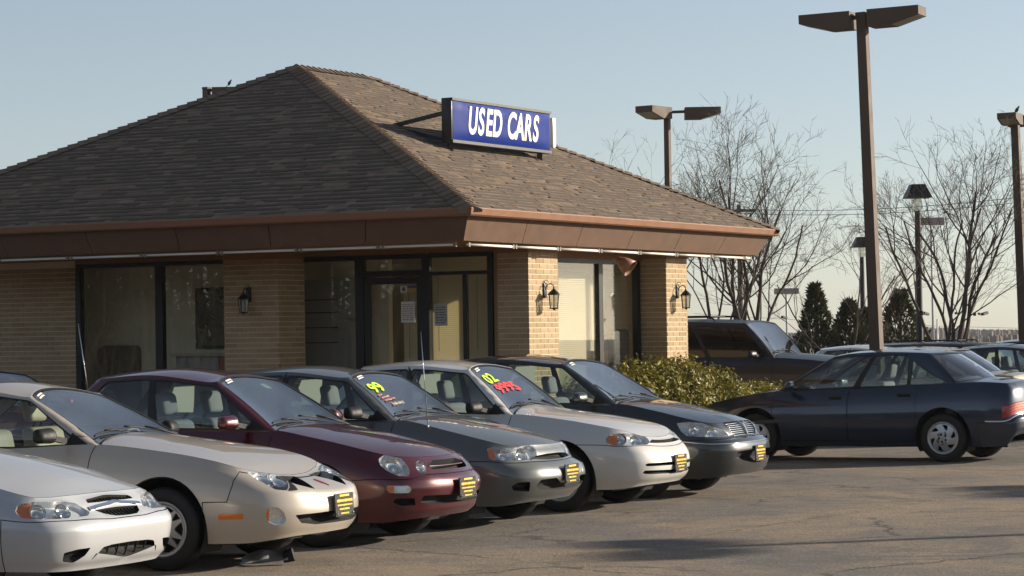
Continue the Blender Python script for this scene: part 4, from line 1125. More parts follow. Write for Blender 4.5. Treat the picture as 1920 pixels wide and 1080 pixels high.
def caps(a, b_, n1, n2, name='ridge_cap'):
    a, b_ = Vector(a), Vector(b_); L = (b_-a).length; d = (b_-a)/L; n = (Vector(n1)+Vector(n2)).normalized(); k = int(L/.145)
    def side(nn): s = d.cross(Vector(nn)).normalized(); return s
    s1 = Vector(n1).cross(d).normalized(); s2 = Vector(n2).cross(d).normalized()
    if s1.dot(s2) > 0: s2 = -s2
    if s1.z > 0: s1 = -s1
    if s2.z > 0: s2 = -s2
    J = []
    for i in range(k):
        p = a+d*(i*.145); q = p+d*.185; h = .048; w = .155
        mb = MB(); u0, u1 = n*h, n*.022
        mb.add([p+s1*w+u0*.75, p+u0, p+s2*w+u0*.75, q+s1*w+u1*.7, q+u1, q+s2*w+u1*.7, p+s1*w, p+s2*w], [(0, 1, 4, 3), (1, 2, 5, 4), (0, 6, 7, 2, 1)])
        mb.build(name, M_SH, roof_ob)
def fn(a, b_, c_): n = (Vector(b_)-Vector(a)).cross(Vector(c_)-Vector(a)).normalized(); return n if n.z > 0 else -n
nF, nR, nB, nL = fn(ec[0], ec[1], AP), fn(ec[1], ec[2], AP), fn(ec[2], ec[3], RE), fn(ec[3], ec[0], AP)
caps(ec[1], AP, nF, nR); caps(ec[0], AP, nF, nL); caps(ec[2], RE, nR, nB); caps(ec[3], RE, nL, nB); caps(AP, RE, nR, nL)
# glazing
def window(name, axis, p, spans, z0, z1, head, bars=(), jamb=.08, depth=.09, transoms=()):
    """a frame of black bars with one pane per span; axis 'x': plane Y = p, axis 'y': plane X = p (outside towards +X)"""
    fr = MB(); a0, a1 = spans[0][0], spans[-1][1]
    w = bpy.data.objects.new(name, None); link(w, office)
    def bx(u0, u1, za, zb, d0=0, d1=depth):
        if axis == 'x': return ((u0, p+d0, za), (u1, p+d1, zb))
        return ((p-d1, u0, za), (p-d0, u1, zb))
    edges = [a0-jamb]+[None]
    b = MB(); b.box(*bx(a0-jamb, a1+jamb, z1, z1+head)); b.build('head_rail', M_FRAME, w)
    b = MB(); b.box(*bx(a0-jamb, a1+jamb, z0-.06, z0)); b.build('sill_rail', M_FRAME, w)
    b = MB(); b.box(*bx(a0-jamb, a0, z0, z1)); b.build('jamb', M_FRAME, w)
    b = MB(); b.box(*bx(a1, a1+jamb, z0, z1)); b.build('jamb', M_FRAME, w)
    for i in range(len(spans)-1):
        b = MB(); b.box(*bx(spans[i][1], spans[i+1][0], z0, z1)); b.build('mullion', M_FRAME, w)
    for s in spans:
        b = MB(); b.box(*bx(s[0]+.001, s[1]-.001, z0+.001, z1-.001, .035, .043)); b.build('pane', M_PANE, w)
    return w
window('window', 'x', 2.05, [(-7.21, -5.945), (-5.825, -4.45)], .12, 2.735, .055)
wd = window('entrance_screen', 'x', 2.05, [(-3.63, -2.745)], .12, 2.725, .06, jamb=.025)
b = MB(); b.box((-2.72, 2.05, 0), (-2.62, 2.14, 2.785)); b.build('post', M_FRAME, wd)
b = MB(); b.box((-1.735, 2.05, 0), (-1.63, 2.14, 2.78)); b.build('post', M_FRAME, wd)
b = MB(); b.box((-2.62, 2.05, 2.50), (-1.735, 2.14, 2.575)); b.build('transom', M_FRAME, wd)
b = MB(); b.box((-2.62, 2.05, 2.725), (-1.735, 2.14, 2.784)); b.build('head_rail', M_FRAME, wd)
b = MB(); b.box((-2.618, 2.085, 2.576), (-1.737, 2.093, 2.724)); b.build('pane', M_PANE, wd)
b = MB(); b.box((-1.629, 2.05, 2.725), (-.70, 2.14, 2.783)); b.build('head_rail', M_FRAME, wd)
b = MB(); b.box((-.775, 2.05, 0), (-.70, 2.14, 2.724)); b.build('jamb', M_FRAME, wd)
b = MB(); b.box((-1.629, 2.06, 2.50), (-.776, 2.13, 2.545)); b.build('transom', M_FRAME, wd)
b = MB(); b.box((-1.14, 2.06, .1), (-1.09, 2.13, 2.499)); b.build('mullion', M_FRAME, wd)
for x0, x1, z0, z1 in ((-1.628, -1.141, .1, 2.499), (-1.089, -.776, .1, 2.499), (-1.628, -.776, 2.546, 2.724)):
    b = MB(); b.box((x0, 2.085, z0), (x1, 2.093, z1)); b.build('pane', M_PANE, wd)
b = MB(); b.box((-.69, 2.075, 0), (-.60, 2.16, 2.785)); b.build('jamb_board', simple('ochre_board', (.36, .22, .10), .7), wd)
b = MB(); b.box((-9.0, 2.15, 2.80), (-.6, 2.25, 2.84)); b.box((-3.54, 2.06, 2.787), (-.60, 2.14, 2.838)); b.box((-7.30, 2.06, 2.792), (-4.40, 2.14, 2.838)); b.build('header_board', M_SOFFIT, office)
dr = bpy.data.objects.new('door', None); link(dr, office)
for lo_, hi_, nm in (((-2.61, 2.062, .02), (-2.535, 2.118, 2.49), 'stile'), ((-1.82, 2.062, .02), (-1.745, 2.118, 2.49), 'stile'), ((-2.534, 2.062, 2.40), (-1.821, 2.118, 2.49), 'rail'), ((-2.534, 2.062, .02), (-1.821, 2.118, .24), 'rail')):
    b = MB(); b.box(lo_, hi_); b.build(nm, M_FRAME, dr)
b = MB(); b.box((-2.533, 2.086, .241), (-1.822, 2.094, 2.399)); b.build('pane', M_PANE, dr)
b = MB(); b.tube([(-1.80, 2.06, .95), (-1.80, 2.0, .97), (-1.80, 2.0, 1.23), (-1.80, 2.06, 1.25)], .012, 8); b.build('handle', M_CHROME, dr)
# right hand windows, sunlit
wr = window('window', 'y', -.52, [(2.88, 4.71), (4.83, 5.90)], .95, 2.665, .06, jamb=.085)
b = MB(); b.box((-.66, 2.8, 2.727), (-.515, 6.05, 2.838)); b.build('header_board', M_SOFFIT, office)
b = MB(); b.box((-.70, 2.80, 0), (-.53, 6.05, .885)); w_ = b.build('brick_wall', M_MORTAR, office); brick_face(w_, (-.536, 2.8, 0), (0, 1, 0), 3.25, .03, .88, 9, 0, False)
b = MB(); b.box((-.56, 5.99, .9), (-.30, 6.048, 2.727)) if False else None
def blind(parent, axis, p, u0, u1, z0, z1, tilt=.5):
    """a venetian blind: headrail, thin slats, cords"""
    h = MB(); s = MB(); n = int((z1-z0)/.026)
    def pt(u, d, z): return (u, p+d, z) if axis == 'x' else (p-d, u, z)
    for k in range(n):
        z = z0+k*.026; c_, q = .0125*math.cos(tilt), .0125*math.sin(tilt)
        s.hexa([pt(u0, -c_, z-q), pt(u1, -c_, z-q), pt(u1, c_, z+q), pt(u0, c_, z+q), pt(u0, -c_, z-q+.0012), pt(u1, -c_, z-q+.0012), pt(u1, c_, z+q+.0012), pt(u0, c_, z+q+.0012)])
    o = s.build('blind', M_BLIND, parent, kind='stuff')
    a, b_ = pt(u0, -.018, z1), pt(u1, .018, z1+.035); h.box(tuple(min(x, y) for x, y in zip(a, b_)), tuple(max(x, y) for x, y in zip(a, b_))); h.build('head_rail', M_BLIND, o)
    c_ = MB(); c_.tube([pt(u0+.10, -.03, z1), pt(u0+.10, -.03, z1-.95)], .004, 5); c_.build('cord', simple('blind_cord', (.35, .28, .2), .7), o)
    return o
blind(wr, 'y', -.66, 3.36, 4.70, .97, 2.56, 1.0); blind(wr, 'y', -.80, 4.84, 5.93, 1.50, 2.56, 1.0)
blind(wd, 'x', 2.20, -1.66, -1.16, .2, 2.48, 1.0); blind(wd, 'x', 2.20, -1.09, -.79, .2, 2.48, 1.0); blind(wd, 'x', 2.20, -2.10, -1.80, .9, 2.38, 1.0)
# rooms
b = MB(); b.box((-8.79, 2.85, 0), (-5.0, 2.95, 2.80)); b.build('room_wall', M_ROOMW, office)
b = MB(); b.box((-4.98, 2.90, 0), (-2.75, 3.0, 2.8)); b.build('room_wall', M_ROOMW, office)
b = MB(); b.box((-2.74, 3.9, 0), (-.8, 4.0, 2.8)); b.build('room_wall', M_ROOMW, office)
b = MB(); b.box((-8.79, 2.3, 2.805), (-.71, 6.5, 2.836)); b.build('room_ceiling', simple('ceiling_tile', (.6, .55, .45), .9), office)
# ---------------------------------------------------------------- the cars for sale
PLACE = {'white': ((4.99, -13.25), 4), 'tan': ((5.09, -10.8), 6), 'maroon': ((4.90, -8.6), 4), 'grey': ((4.79, -6.5), 4), 'silver': ((4.74, -4.1), 4), 'dark': ((4.63, -1.9), 4), 'blue': ((0.35, 5.97), 180)}
ROW = 'used cars parked nose out in a row before the office'
P_WHITE = paint('silver_white_paint', (.52, .53, .54), .2, .36)
P_TAN = paint('champagne_paint', (.51, .45, .375), .18, .36)
P_MAROON = paint('maroon_paint', (.075, .004, .010), .3, .28)
P_GREY = paint('grey_green_paint', (.125, .132, .124), .3, .34)
P_SILVER = paint('light_silver_paint', (.66, .635, .59), .12, .38)
P_DARK = paint('black_green_paint', (.020, .026, .028), .3, .28)
P_BLUE = paint('navy_blue_paint', (.011, .024, .050), .3, .28)
def car_root(key, name, label, group=ROW):
    (x, y), d = PLACE[key]; return thing(name, label, 'car', (x, y, 0), math.radians(d), group)
def paper(root, P, u0, u1, v0, v1, name='price_sheet', mat=None):
    return patch(name, P, [(u0, v0), (u1, v0), (u1, v1), (u0, v1)], mat or M_SHEET, root, -.014)
def header_sticker(root, g, u=-.50):
    r = random.Random(5)
    for i, (a, b) in enumerate(((.0, .90), (.02, .935))):
        patch('sticker', g.P, rnd([(u+a, g.VS*(b-.012)), (u+a+.17, g.VS*(b-.010)), (u+a+.16, g.VS*(b+.012)), (u+a+.01, g.VS*(b+.010))], .01), M_PAPER, root, .002)
FEAT['white'] = {'headlight': [(-1.0, .50), (-.99, .56), (-.87, .590), (-.52, .590), (-.40, .560), (-.325, .482), (-.39, .457), (-.66, .450), (-.95, .455)],
    'amber': [(-1.0, .50), (-.99, .56), (-.87, .590), (-.86, .450), (-.95, .455)],
    'grille_up': [(-.285, .552), (-.265, .580), (-.03, .597), (-.03, .552), (-.15, .549)], 'grille_lo': [(-.265, .492), (-.03, .498), (-.03, .430), (-.13, .434), (-.21, .456)],
    'inlet': [(-.40, .075), (-.37, .14), (-.31, .185), (-.22, .20), (-.03, .205), (-.03, .075)], 'fog': [(-.66, .09), (-.66, .165), (-.56, .19), (-.44, .195), (-.48, .13), (-.57, .075)],
    'seam': [(-1.1, .415), (-.72, .432), (-.44, .432), (-.2, .415)]}
r1 = car_root('white', 'parked_car', 'silver white saloon cut off by the left edge, chrome bar across its split grille')
B = build_car('white', r1, P_WHITE, FEAT['white'], opts=dict(slats={'inlet': 0}, vbars={'grille_up': 14, 'grille_lo': 12, 'inlet': 7}, slat_mat=M_TRIM))
def chrome_bar(B, root, v0=.510, v1=.537, uu=.31):
    P = B['sh'].P
    q = np.linspace(-uu, uu, 17); dip = lambda a: .022*(np.abs(a)/uu)**2-.012*np.exp(-(a/.06)**2)
    patch('grille_bar', P, [(a, v0-dip(a)) for a in q]+[(a, v1-dip(a)) for a in q[::-1]], M_CHROME, root, .012, .03)
chrome_bar(B, r1)
FEAT['tan']['nostril'] = [(-.4454, .5903), (-.30, .605), (-.13, .605), (-.21, .544), (-.27, .473), (-.41, .522)]
r2 = car_root('tan', 'parked_car', 'champagne two door coupe with pointed nose and five spoke silver wheels')
B = build_car('tan', r2, P_TAN, FEAT['tan'], wheel='spoke', coupe=True, seat=M_BEIGE, mirror_mat=M_TRIM, xw=(-1.06, -3.70), opts=dict(dash=M_DASH, wheelmat=M_BEIGE, fogmat=M_REFL, fB=.66, spin=.1))
header_sticker(r2, B['g']); plate_obj(r2, .025, .45, -.05)
patch('emblem', B['sh'].P, [(-.018, .53), (0, .50), (.018, .53), (.014, .565), (-.014, .565)], M_RED, r2, .006, .008, (.02, .02))
r3 = car_root('maroon', 'parked_car', 'maroon saloon with paired oval headlights and a small oval grille')
B = build_car('maroon', r3, P_MAROON, FEAT['maroon'], xw=(-.95, -3.51), opts=dict(slats={'grille': 1}, slat_mat=P_MAROON, slat_r=.007))
header_sticker(r3, B['g'], -.44); plate_obj(r3, .03, .455, -.03)
g = B['g']; paper(r3, g.P, g.uA+1.22, g.uA+1.46, .14, .46)
patch('sticker', g.P, rnd([(.16, .44), (.26, .44), (.26, .50), (.16, .50)], .02), simple('cream_sticker', (.6, .62, .42), .6), r3, -.008)
M_LIME = simple('lime_window_paint', (.62, .90, .03), .5, var=.1)
M_PINK = simple('pink_window_paint', (.80, .42, .36), .6, var=.25, scale=120)
M_REDW = simple('red_window_paint', (.90, .06, .05), .5, var=.1)
M_WHW = simple('white_window_paint', (.75, .68, .64), .6, var=.2, scale=120)
r4 = car_root('grey', 'parked_car', 'dark grey saloon with 99 in lime figures on its windscreen and a tall aerial')
B = build_car('grey', r4, P_GREY, FEAT['grey'], mirror_mat=M_TRIM, xw=(-.93, -3.46), opts=dict())
g = B['g']; header_sticker(r4, g, -.47); plate_obj(r4, .02, .46, -.03)
text_on('painted_year', g.P, '99', -.44, .345, .30, .165, M_LIME, r4, shear=-.22, bold=.025)
for i, (t, u, v) in enumerate((('~~~', -.47, .345), ('#~~~', -.44, .305), ('~~~~~', -.43, .265))):
    pass
rr_ = random.Random(11)
def scribble(name, P, u0, v0, n, h, mat, root, du=.024, dv=0.0):
    """a short line of handwriting too small to read: one wandering stroke"""
    uu = []; vv = []
    for k in range(n*6):
        uu.append(u0+du*k/6+rr_.uniform(-.004, .004)); vv.append(v0+dv*k/6+(h*.5 if (k % 2) else -h*.5)*rr_.uniform(.4, 1))
    uu, vv = np.array(uu), np.array(vv); p = P(uu, vv)+surf_normals(P, uu, vv)*.004
    b = MB(); b.tube(p, .0030, 4, False); return b.build(name, mat, root)
scribble('painted_writing', g.P, -.46, .315, 5, .022, M_PINK, r4, du=.022); scribble('painted_writing', g.P, -.44, .275, 9, .022, M_PINK, r4, du=.022); scribble('painted_writing', g.P, -.42, .235, 11, .024, M_PINK, r4, du=.022)
scribble('painted_writing', g.P, -.34, .175, 9, .045, M_WHW, r4, du=.028)
b = MB(); pa = B['sh'].P(np.array([-(B['sh'].U*0+1.62)]), np.array([.60]))[0]; b.tube([pa, pa+np.array([-.005, 0, .05])], [.012, .009], 8); b.tube([pa+np.array([-.005, 0, .05]), pa+np.array([-.05, -.02, .86])], [.0045, .0025], 6); b.build('aerial', M_CHROME, r4)
paper(r4, g.P, g.uA+1.17, g.uA+1.44, .16, .50); 
r5 = car_root('silver', 'parked_car', 'light silver saloon with 02 and 9995 painted on its windscreen')
B = build_car('silver', r5, P_SILVER, FEAT['silver'], mirror_mat=M_TRIM, xw=(-.92, -3.43), opts=dict())
g = B['g']; header_sticker(r5, g, -.46); plate_obj(r5, .02, .44, -.03)
text_on('painted_year', g.P, '02', -.45, .365, .30, .165, M_LIME, r5, shear=-.22, bold=.025)
text_on('painted_price', g.P, '9995', -.39, .225, .27, .165, M_REDW, r5, shear=-.22, bold=.025)
paper(r5, g.P, g.uA+1.13, g.uA+1.39, .22, .49)
r6 = car_root('dark', 'parked_car', 'black saloon with chrome slatted grille and winged centre badge')
B = build_car('dark', r6, P_DARK, FEAT['dark'], mirror_mat=P_DARK, xw=(-.98, -3.68), opts=dict(slats={'grille': 7}, slat_mat=M_CHROME, slat_r=.008))
g = B['g']; header_sticker(r6, g, -.46); plate_obj(r6, .02, .44, -.03); sh = B['sh']
patch('badge', sh.P, [(-.10, .615), (-.03, .575), (-.012, .47), (0, .462), (.012, .47), (.03, .575), (.10, .615), (.03, .60), (0, .585), (-.03, .60)], M_CHROME, r6, .012, .02, (.03, .03))
b = MB(); uu = np.linspace(-1.15, 1.15, 60); vv = np.full(60, .385); pp = sh.P(uu, vv)+surf_normals(sh.P, uu, vv)*.001; b.tube(pp, .006, 6); b.build('bumper_trim', M_CHROME, r6)
simple('pale_patch', (.45, .48, .5), .6)
paper(r6, g.P, g.uA+1.19, g.uA+1.47, .20, .50)
# navy saloon facing the other way
FEAT['blue'] = {'seam': [(-1.2, .36), (-.9, .42), (-.4, .44), (-.15, .44)], 'headlight': [(-.95, .46), (-.95, .56), (-.4, .58), (-.38, .47)], 'grille': [(-.30, .47), (-.30, .57), (0, .58), (0, .46)]}
r7 = car_root('blue', 'parked_car', 'navy blue saloon facing left with ribbed red tail lamps, alone by the bush')
sh7 = Shell(CARS['blue']); U7 = sh7.U
tl = [(U7-.92, .275), (U7-.30, .275), (U7-.30, .395), (U7-.90, .395)]
FEAT['blue']['_extra_holes'] = [tl, mirror(tl)]
B = build_car('blue', r7, P_BLUE, FEAT['blue'], wheel='swirl', xw=(-1.19, -3.80), R=.312, mirror_mat=P_BLUE, opts=dict(quarter=True, fR=.76, fB=.46, rtop=.06, qlen=-.02, vrear=.235, handle=M_TRIM, rr=.206, xB=-2.50, xD=-3.44))
sh = B['sh']; g = B['g']
for p in (tl, mirror(tl)):
    o = recess('tail_lamp', sh.P, p, .03, M_RED, r7); s = np.sign(p[0][0])
    for k in range(4):
        v0 = .278+k*.029; q = [(s*(U7-.915), v0), (s*(U7-.305), v0), (s*(U7-.305), v0+.024), (s*(U7-.912), v0+.024)]
        patch('lens_rib', sh.P, q, M_RED, o, .003, .02)
b = MB(); uu = np.linspace(sh.U-1.15, sh.U+1.15, 70); ua_ = np.where(uu > sh.U, 2*sh.U-uu, uu); pp = sh.P(ua_, np.full(70, .245)); pp[uu > sh.U, 1] *= -1; nn = pp*0; b.tube(pp+[0, 0, .0], .014, 6); b.build('bumper_trim', M_CHROME, r7)
for s in (1, -1):
    q = [(sh.U*0+1.48, .26), (1.48, .30), (3.35, .30), (3.35, .26)]; q = [(u+.28, v) for u, v in q]
    patch('side_moulding', sh.P, q if s > 0 else mirror(q), P_BLUE, r7, .012, .014, (.15, .05))
b = MB(); b.box((-4.86, -.16, .70), (-4.835, .16, .84)); b.build('licence_plate', M_PAPER, r7)
patch('pale_glass_patch', g.P, rnd([(g.uC+.09, .035), (g.uC+.46, .035), (g.uC+.40, .085), (g.uC+.2, .10), (g.uC+.10, .08)], .02), MATS['pale_patch'], r7, -.008)  # irregular pale patch low on the rear glass
# ---------------------------------------------------------------- things on and in the office
M_LAMPBK = simple('dark_lamp_metal', (.020, .021, .022), .45, metal=.3)
M_FROST = glass('lantern_glass', (.85, .86, .80), .05, 1, .10)
def lantern(loc, rz, label):
    t = thing('wall_lantern', label, 'wall lamp', loc, rz, 'carriage lanterns on the brick pillars'); t.scale = (.9, .86, .86)   # faces +X of its own frame
    b = MB(); b.box((0, -.045, -.02), (.02, .045, .20)); b.build('back_plate', M_LAMPBK, t, bevel=.006)
    b = MB(); pts = [(.015, 0, .10), (.05, 0, .17), (.10, 0, .19), (.145, 0, .16), (.15, 0, .11)]; b.tube(pts, .008, 6)
    sc_ = [(.03+.035*math.cos(a)*(1-a/12), 0, .21+.035*math.sin(a)*(1-a/12)) for a in np.linspace(0, 5.5, 16)]; b.tube(sc_, .005, 5); b.build('scroll_arm', M_LAMPBK, t)
    b = MB(); b.lathe([(.001, .135), (.012, .13), (.010, .112), (.022, .10), (.055, .07), (.088, .03), (.092, .022), (.085, .02)], 12, 'z', (.15, 0, 0)); b.build('hood', M_LAMPBK, t)
    b = MB()
    for k in range(6):
        a = 2*math.pi*k/6; b.bar((.15+.078*math.cos(a), .078*math.sin(a), .022), (.15+.060*math.cos(a), .060*math.sin(a), -.175), .009, .009)
    b.lathe([(.066, -.172), (.066, -.186), (.02, -.19), (.012, -.205), (.001, -.21)], 12, 'z', (.15, 0, 0)); b.build('cage', M_LAMPBK, t)
    b = MB(); b.lathe([(.072, .02), (.056, -.17)], 6, 'z', (.15, 0, 0), smooth=False); b.build('glass_body', M_FROST, t)
    b = MB(); b.lathe([(.012, -.17), (.012, -.08), (.006, -.05), (.001, -.03)], 8, 'z', (.15, 0, 0)); b.build('candle_lamp', M_PAPER, t)
    return t
lantern((-4.0, 1.45, 2.22), -math.pi/2, 'dark carriage lantern on the shaded brick pillar left of the entrance')
lantern((-.15, 2.42, 2.20), 0, 'carriage lantern on the sunlit side of the corner pillar by the entrance')
lantern((-.15, 6.40, 2.22), 0, 'carriage lantern on the sunlit end pillar above the bush')
# sign on the roof
sg = thing('roof_sign', 'blue box sign reading USED CARS standing on the sunlit roof slope', 'sign', (-1.62, 2.68, 4.10))
M_SIGNBK = simple('black_sign_case', (.014, .013, .012), .45)
M_SIGNBL = simple('blue_sign_face', (.0015, .021, .20), .6, var=.06, scale=3, spec=.12)
M_SIGNW = simple('white_letters', (.88, .84, .76), .5, var=.03)
b = MB(); b.box((-.15, 0, .145), (0, 2.78, .735)); b.build('case', M_SIGNBK, sg, bevel=.008)
M_SIGNED = simple('grey_sign_trim', (.02, .018, .016), .5)
for lo_, hi_ in (((.0005, .0, .146), (.022, 2.78, .185)), ((.0005, 0, .700), (.022, 2.78, .734))):
    b = MB(); b.box(lo_, hi_); b.build('trim_bar', M_SIGNED, sg)
fb_ = MB()
n = 12; V = []
for i in range(n+1):
    for j in range(n+1):
        u, v = i/n, j/n; e = min(min(u, 1-u)*9, min(v, 1-v)*4, 1); V.append((.004+.034*math.sin(e*math.pi/2), .03+u*2.72, .190+v*.505))
fb_.add(V, [(i*(n+1)+j, (i+1)*(n+1)+j, (i+1)*(n+1)+j+1, i*(n+1)+j+1) for i in range(n) for j in range(n)], True); fb_.build('face', M_SIGNBL, sg)
def flat_text(name, txt, mat, parent, M, size, shear=0, bold=.0, space=1, sx=1, ext=.004, align='CENTER'):
    cu = bpy.data.curves.new(name, 'FONT'); cu.body = txt; cu.size = size; cu.shear = shear; cu.offset = bold; cu.extrude = ext; cu.space_character = space; cu.align_x = align; cu.align_y = 'CENTER'
    to = bpy.data.objects.new('tmp', cu); COL.objects.link(to); bpy.context.view_layer.update()
    me = bpy.data.meshes.new_from_object(to.evaluated_get(bpy.context.evaluated_depsgraph_get())); bpy.data.objects.remove(to); bpy.data.curves.remove(cu)
    me.transform(Matrix.Diagonal((sx, 1, 1, 1))); me.materials.clear(); me.materials.append(mat)
    o = bpy.data.objects.new(name, me); link(o, parent); o.matrix_local = M; return o
FX = Matrix(((0, 0, 1, 0), (1, 0, 0, 0), (0, 1, 0, 0), (0, 0, 0, 1)))       # text facing +X
FY = Matrix(((1, 0, 0, 0), (0, 0, -1, 0), (0, 1, 0, 0), (0, 0, 0, 1)))      # text facing -Y
# letters one by one so each can be told apart
word = 'USED CARS'; adv = {'U': .255, 'S': .235, 'E': .225, 'D': .27, ' ': .17, 'C': .255, 'A': .25, 'R': .25}
y_ = .36
for ch in word:
    if ch != ' ': flat_text('letter', ch, M_SIGNW, sg, Matrix.Translation((.040, y_+adv[ch]*.465, .442)) @ FX, .50, .24, .013, 1, .70)
    y_ += adv[ch]*.93
for y in (.10, 2.6):
    br = MB(); br.bar((-.15, y, .55), (-.95, y+.02, .42), .05, .05); br.build('bracket', M_SIGNBK, sg)
    br = MB(); br.bar((-.15, y, .19), (-.93, y+.02, .40), .045, .045); br.build('bracket', M_SIGNBK, sg)
    br = MB(); br.bar((-.08, y, .16), (-.08, y, .03), .06, .06); br.build('foot', M_SIGNBK, sg)
v = thing('vent_pipe', 'white vent pipe rising from the roof just right of the sign', 'pipe', (-2.36, 6.93, 4.42))
b = MB(); b.box((-.04, -.05, 0), (.04, .05, .46)); b.build('pipe', M_TUBE, v, bevel=.01); b = MB(); b.box((-.06, -.08, -.08), (.06, .08, .02)); b.build('flashing', M_SIGNED, v)
# floodlight under the soffit
f = thing('floodlight', 'russet metal floodlight hanging from the soffit above the sunlit window', 'lamp', (-.02, 4.35, 2.80))
b = MB(); b.lathe([(.045, -.02), (.05, .05), (.085, .10), (.125, .24), (.118, .24), (.08, .10), (.02, .06)], 16, 'x'); o = b.build('shade', M_GUTTER, f); o.rotation_euler = (0, math.radians(38), math.radians(8)); o.location = (-.05, 0, -.075)
b = MB(); b.tube([(-.05, 0, .02), (-.05, 0, -.08)], .014, 6); b.build('stem', M_GUTTER, f)
# notices on the glass
def notice(name, label, x, z, w, h, mat, y=2.040, lines=6, seed=1, ink=None):
    t = thing(name, label, 'notice', (x, y, z)); b = MB(); b.box((-w/2, -.003, -h/2), (w/2, .003, h/2)); b.build('sheet', mat, t)
    r = random.Random(seed); b = MB()
    for k in range(lines):
        zz = h*.36-k*h*.72/max(lines-1, 1); x0 = -w*.40
        while x0 < w*.36:
            l = r.uniform(.012, .05); b.box((x0, -.0045, zz-.006), (min(x0+l, w*.4), -.0032, zz+.005)); x0 += l+r.uniform(.006, .02)
    b.build('print', ink or simple('grey_ink', (.22, .21, .22), .8), t); return t
notice('paper_notice', 'white typed sheet taped inside the entrance door glass', -1.965, 2.035, .205, .27, M_PAPER, 2.083, 8, 3)
notice('hours_sign', 'grey opening hours board with rounded corners right of the entrance door', -1.475, 1.99, .19, .275, simple('grey_board', (.42, .44, .43), .6), 2.08, 7, 4, simple('dark_ink', (.06, .06, .07), .7))
t = thing('door_decal', 'blue and yellow decal at the top of the door glass', 'sticker', (-1.95, 2.083, 2.345))
b = MB(); b.box((-.02, -.003, .0), (.12, .001, .028)); b.build('blue_band', simple('decal_blue', (.05, .06, .22), .5), t)
b = MB(); b.box((-.02, -.003, -.055), (.12, .001, -.002)); b.build('yellow_band', simple('decal_ochre', (.45, .30, .08), .5), t)
b = MB(); b.box((-.125, -.003, -.055), (-.025, .001, .028)); b.build('white_panel', M_PAPER, t)
b = MB(); b.lathe([(.001, -.0045), (.028, -.0045), (.028, -.0032)], 12, 'y', (-.075, 0, -.014)); b.build('emblem', simple('decal_grey', (.14, .15, .15), .6), t)
# inside
t = thing('picture', 'dark framed picture on the beige wall behind the left window', 'picture', (-5.55, 2.82, 2.02))
b = MB(); b.box((-.26, -.02, -.42), (.26, .015, .42)); b.build('frame', M_TRIM, t); b = MB(); b.box((-.22, -.026, -.38), (.22, -.021, .38)); b.build('print', simple('dark_picture', (.10, .09, .06), .6, var=.5, scale=6), t)
t = thing('armchair', 'patterned armchair standing behind the left window', 'armchair', (-7.0, 2.50, 0), .3)
M_PAT = simple('patterned_cloth', (.16, .12, .08), .85, var=.7, scale=18)
rbox('seat', (-.3, -.3, .25), (.3, .3, .48), M_PAT, t, .05); rbox('backrest', (-.32, .2, .4), (.32, .36, 1.66), M_PAT, t, .10); rbox('arm', (-.38, -.3, .25), (-.28, .3, .7), M_PAT, t, .04); rbox('arm', (.28, -.3, .25), (.38, .3, .7), M_PAT, t, .04)
t = thing('desk', 'pale desk with a red front panel behind the left window beside the pillar', 'desk', (-5.15, 2.48, 0))
b = MB(); b.box((-.6, -.35, 1.50), (.5, .35, 1.54)); b.build('top', simple('desk_top', (.40, .30, .22), .5), t); b = MB(); b.box((-.55, -.3, 0), (.15, .3, 1.50)); b.build('pedestal', simple('desk_grey', (.30, .28, .26), .6), t); b = MB(); b.box((.16, -.31, 0), (.45, .3, 1.499)); b.build('red_panel', simple('red_panel', (.25, .012, .012), .5), t)
t = thing('cabinet', 'dark grey shelf cabinet inside beside the entrance', 'cabinet', (-4.75, 2.50, 0))
b = MB(); b.box((.85, .0, 0), (1.75, .35, 2.5)); b.build('carcass', simple('cabinet_grey', (.26, .26, .235), .6), t)
for z in (1.65, 1.85, 2.05, 2.22):
    b = MB(); b.box((.88, -.02, z), (1.45, -.001, z+.014)); b.build('shelf_edge', M_TRIM, t)
t = thing('office_chair', 'black office chair back showing below the blind in the sunlit window', 'chair', (-.69, 5.62, 0), 1.57)
rbox('backrest', (-.26, -.05, 1.0), (.26, .05, 1.78), M_TRIM, t, .05); rbox('seat', (-.26, -.5, .45), (.26, 0, .55), M_TRIM, t, .04); b = MB(); b.tube([(0, -.25, .04), (0, -.25, .46)], .03, 8); b.tube([(0, .02, .5), (0, .05, 1.05)], .02, 6); b.build('stem', M_TRIM, t)

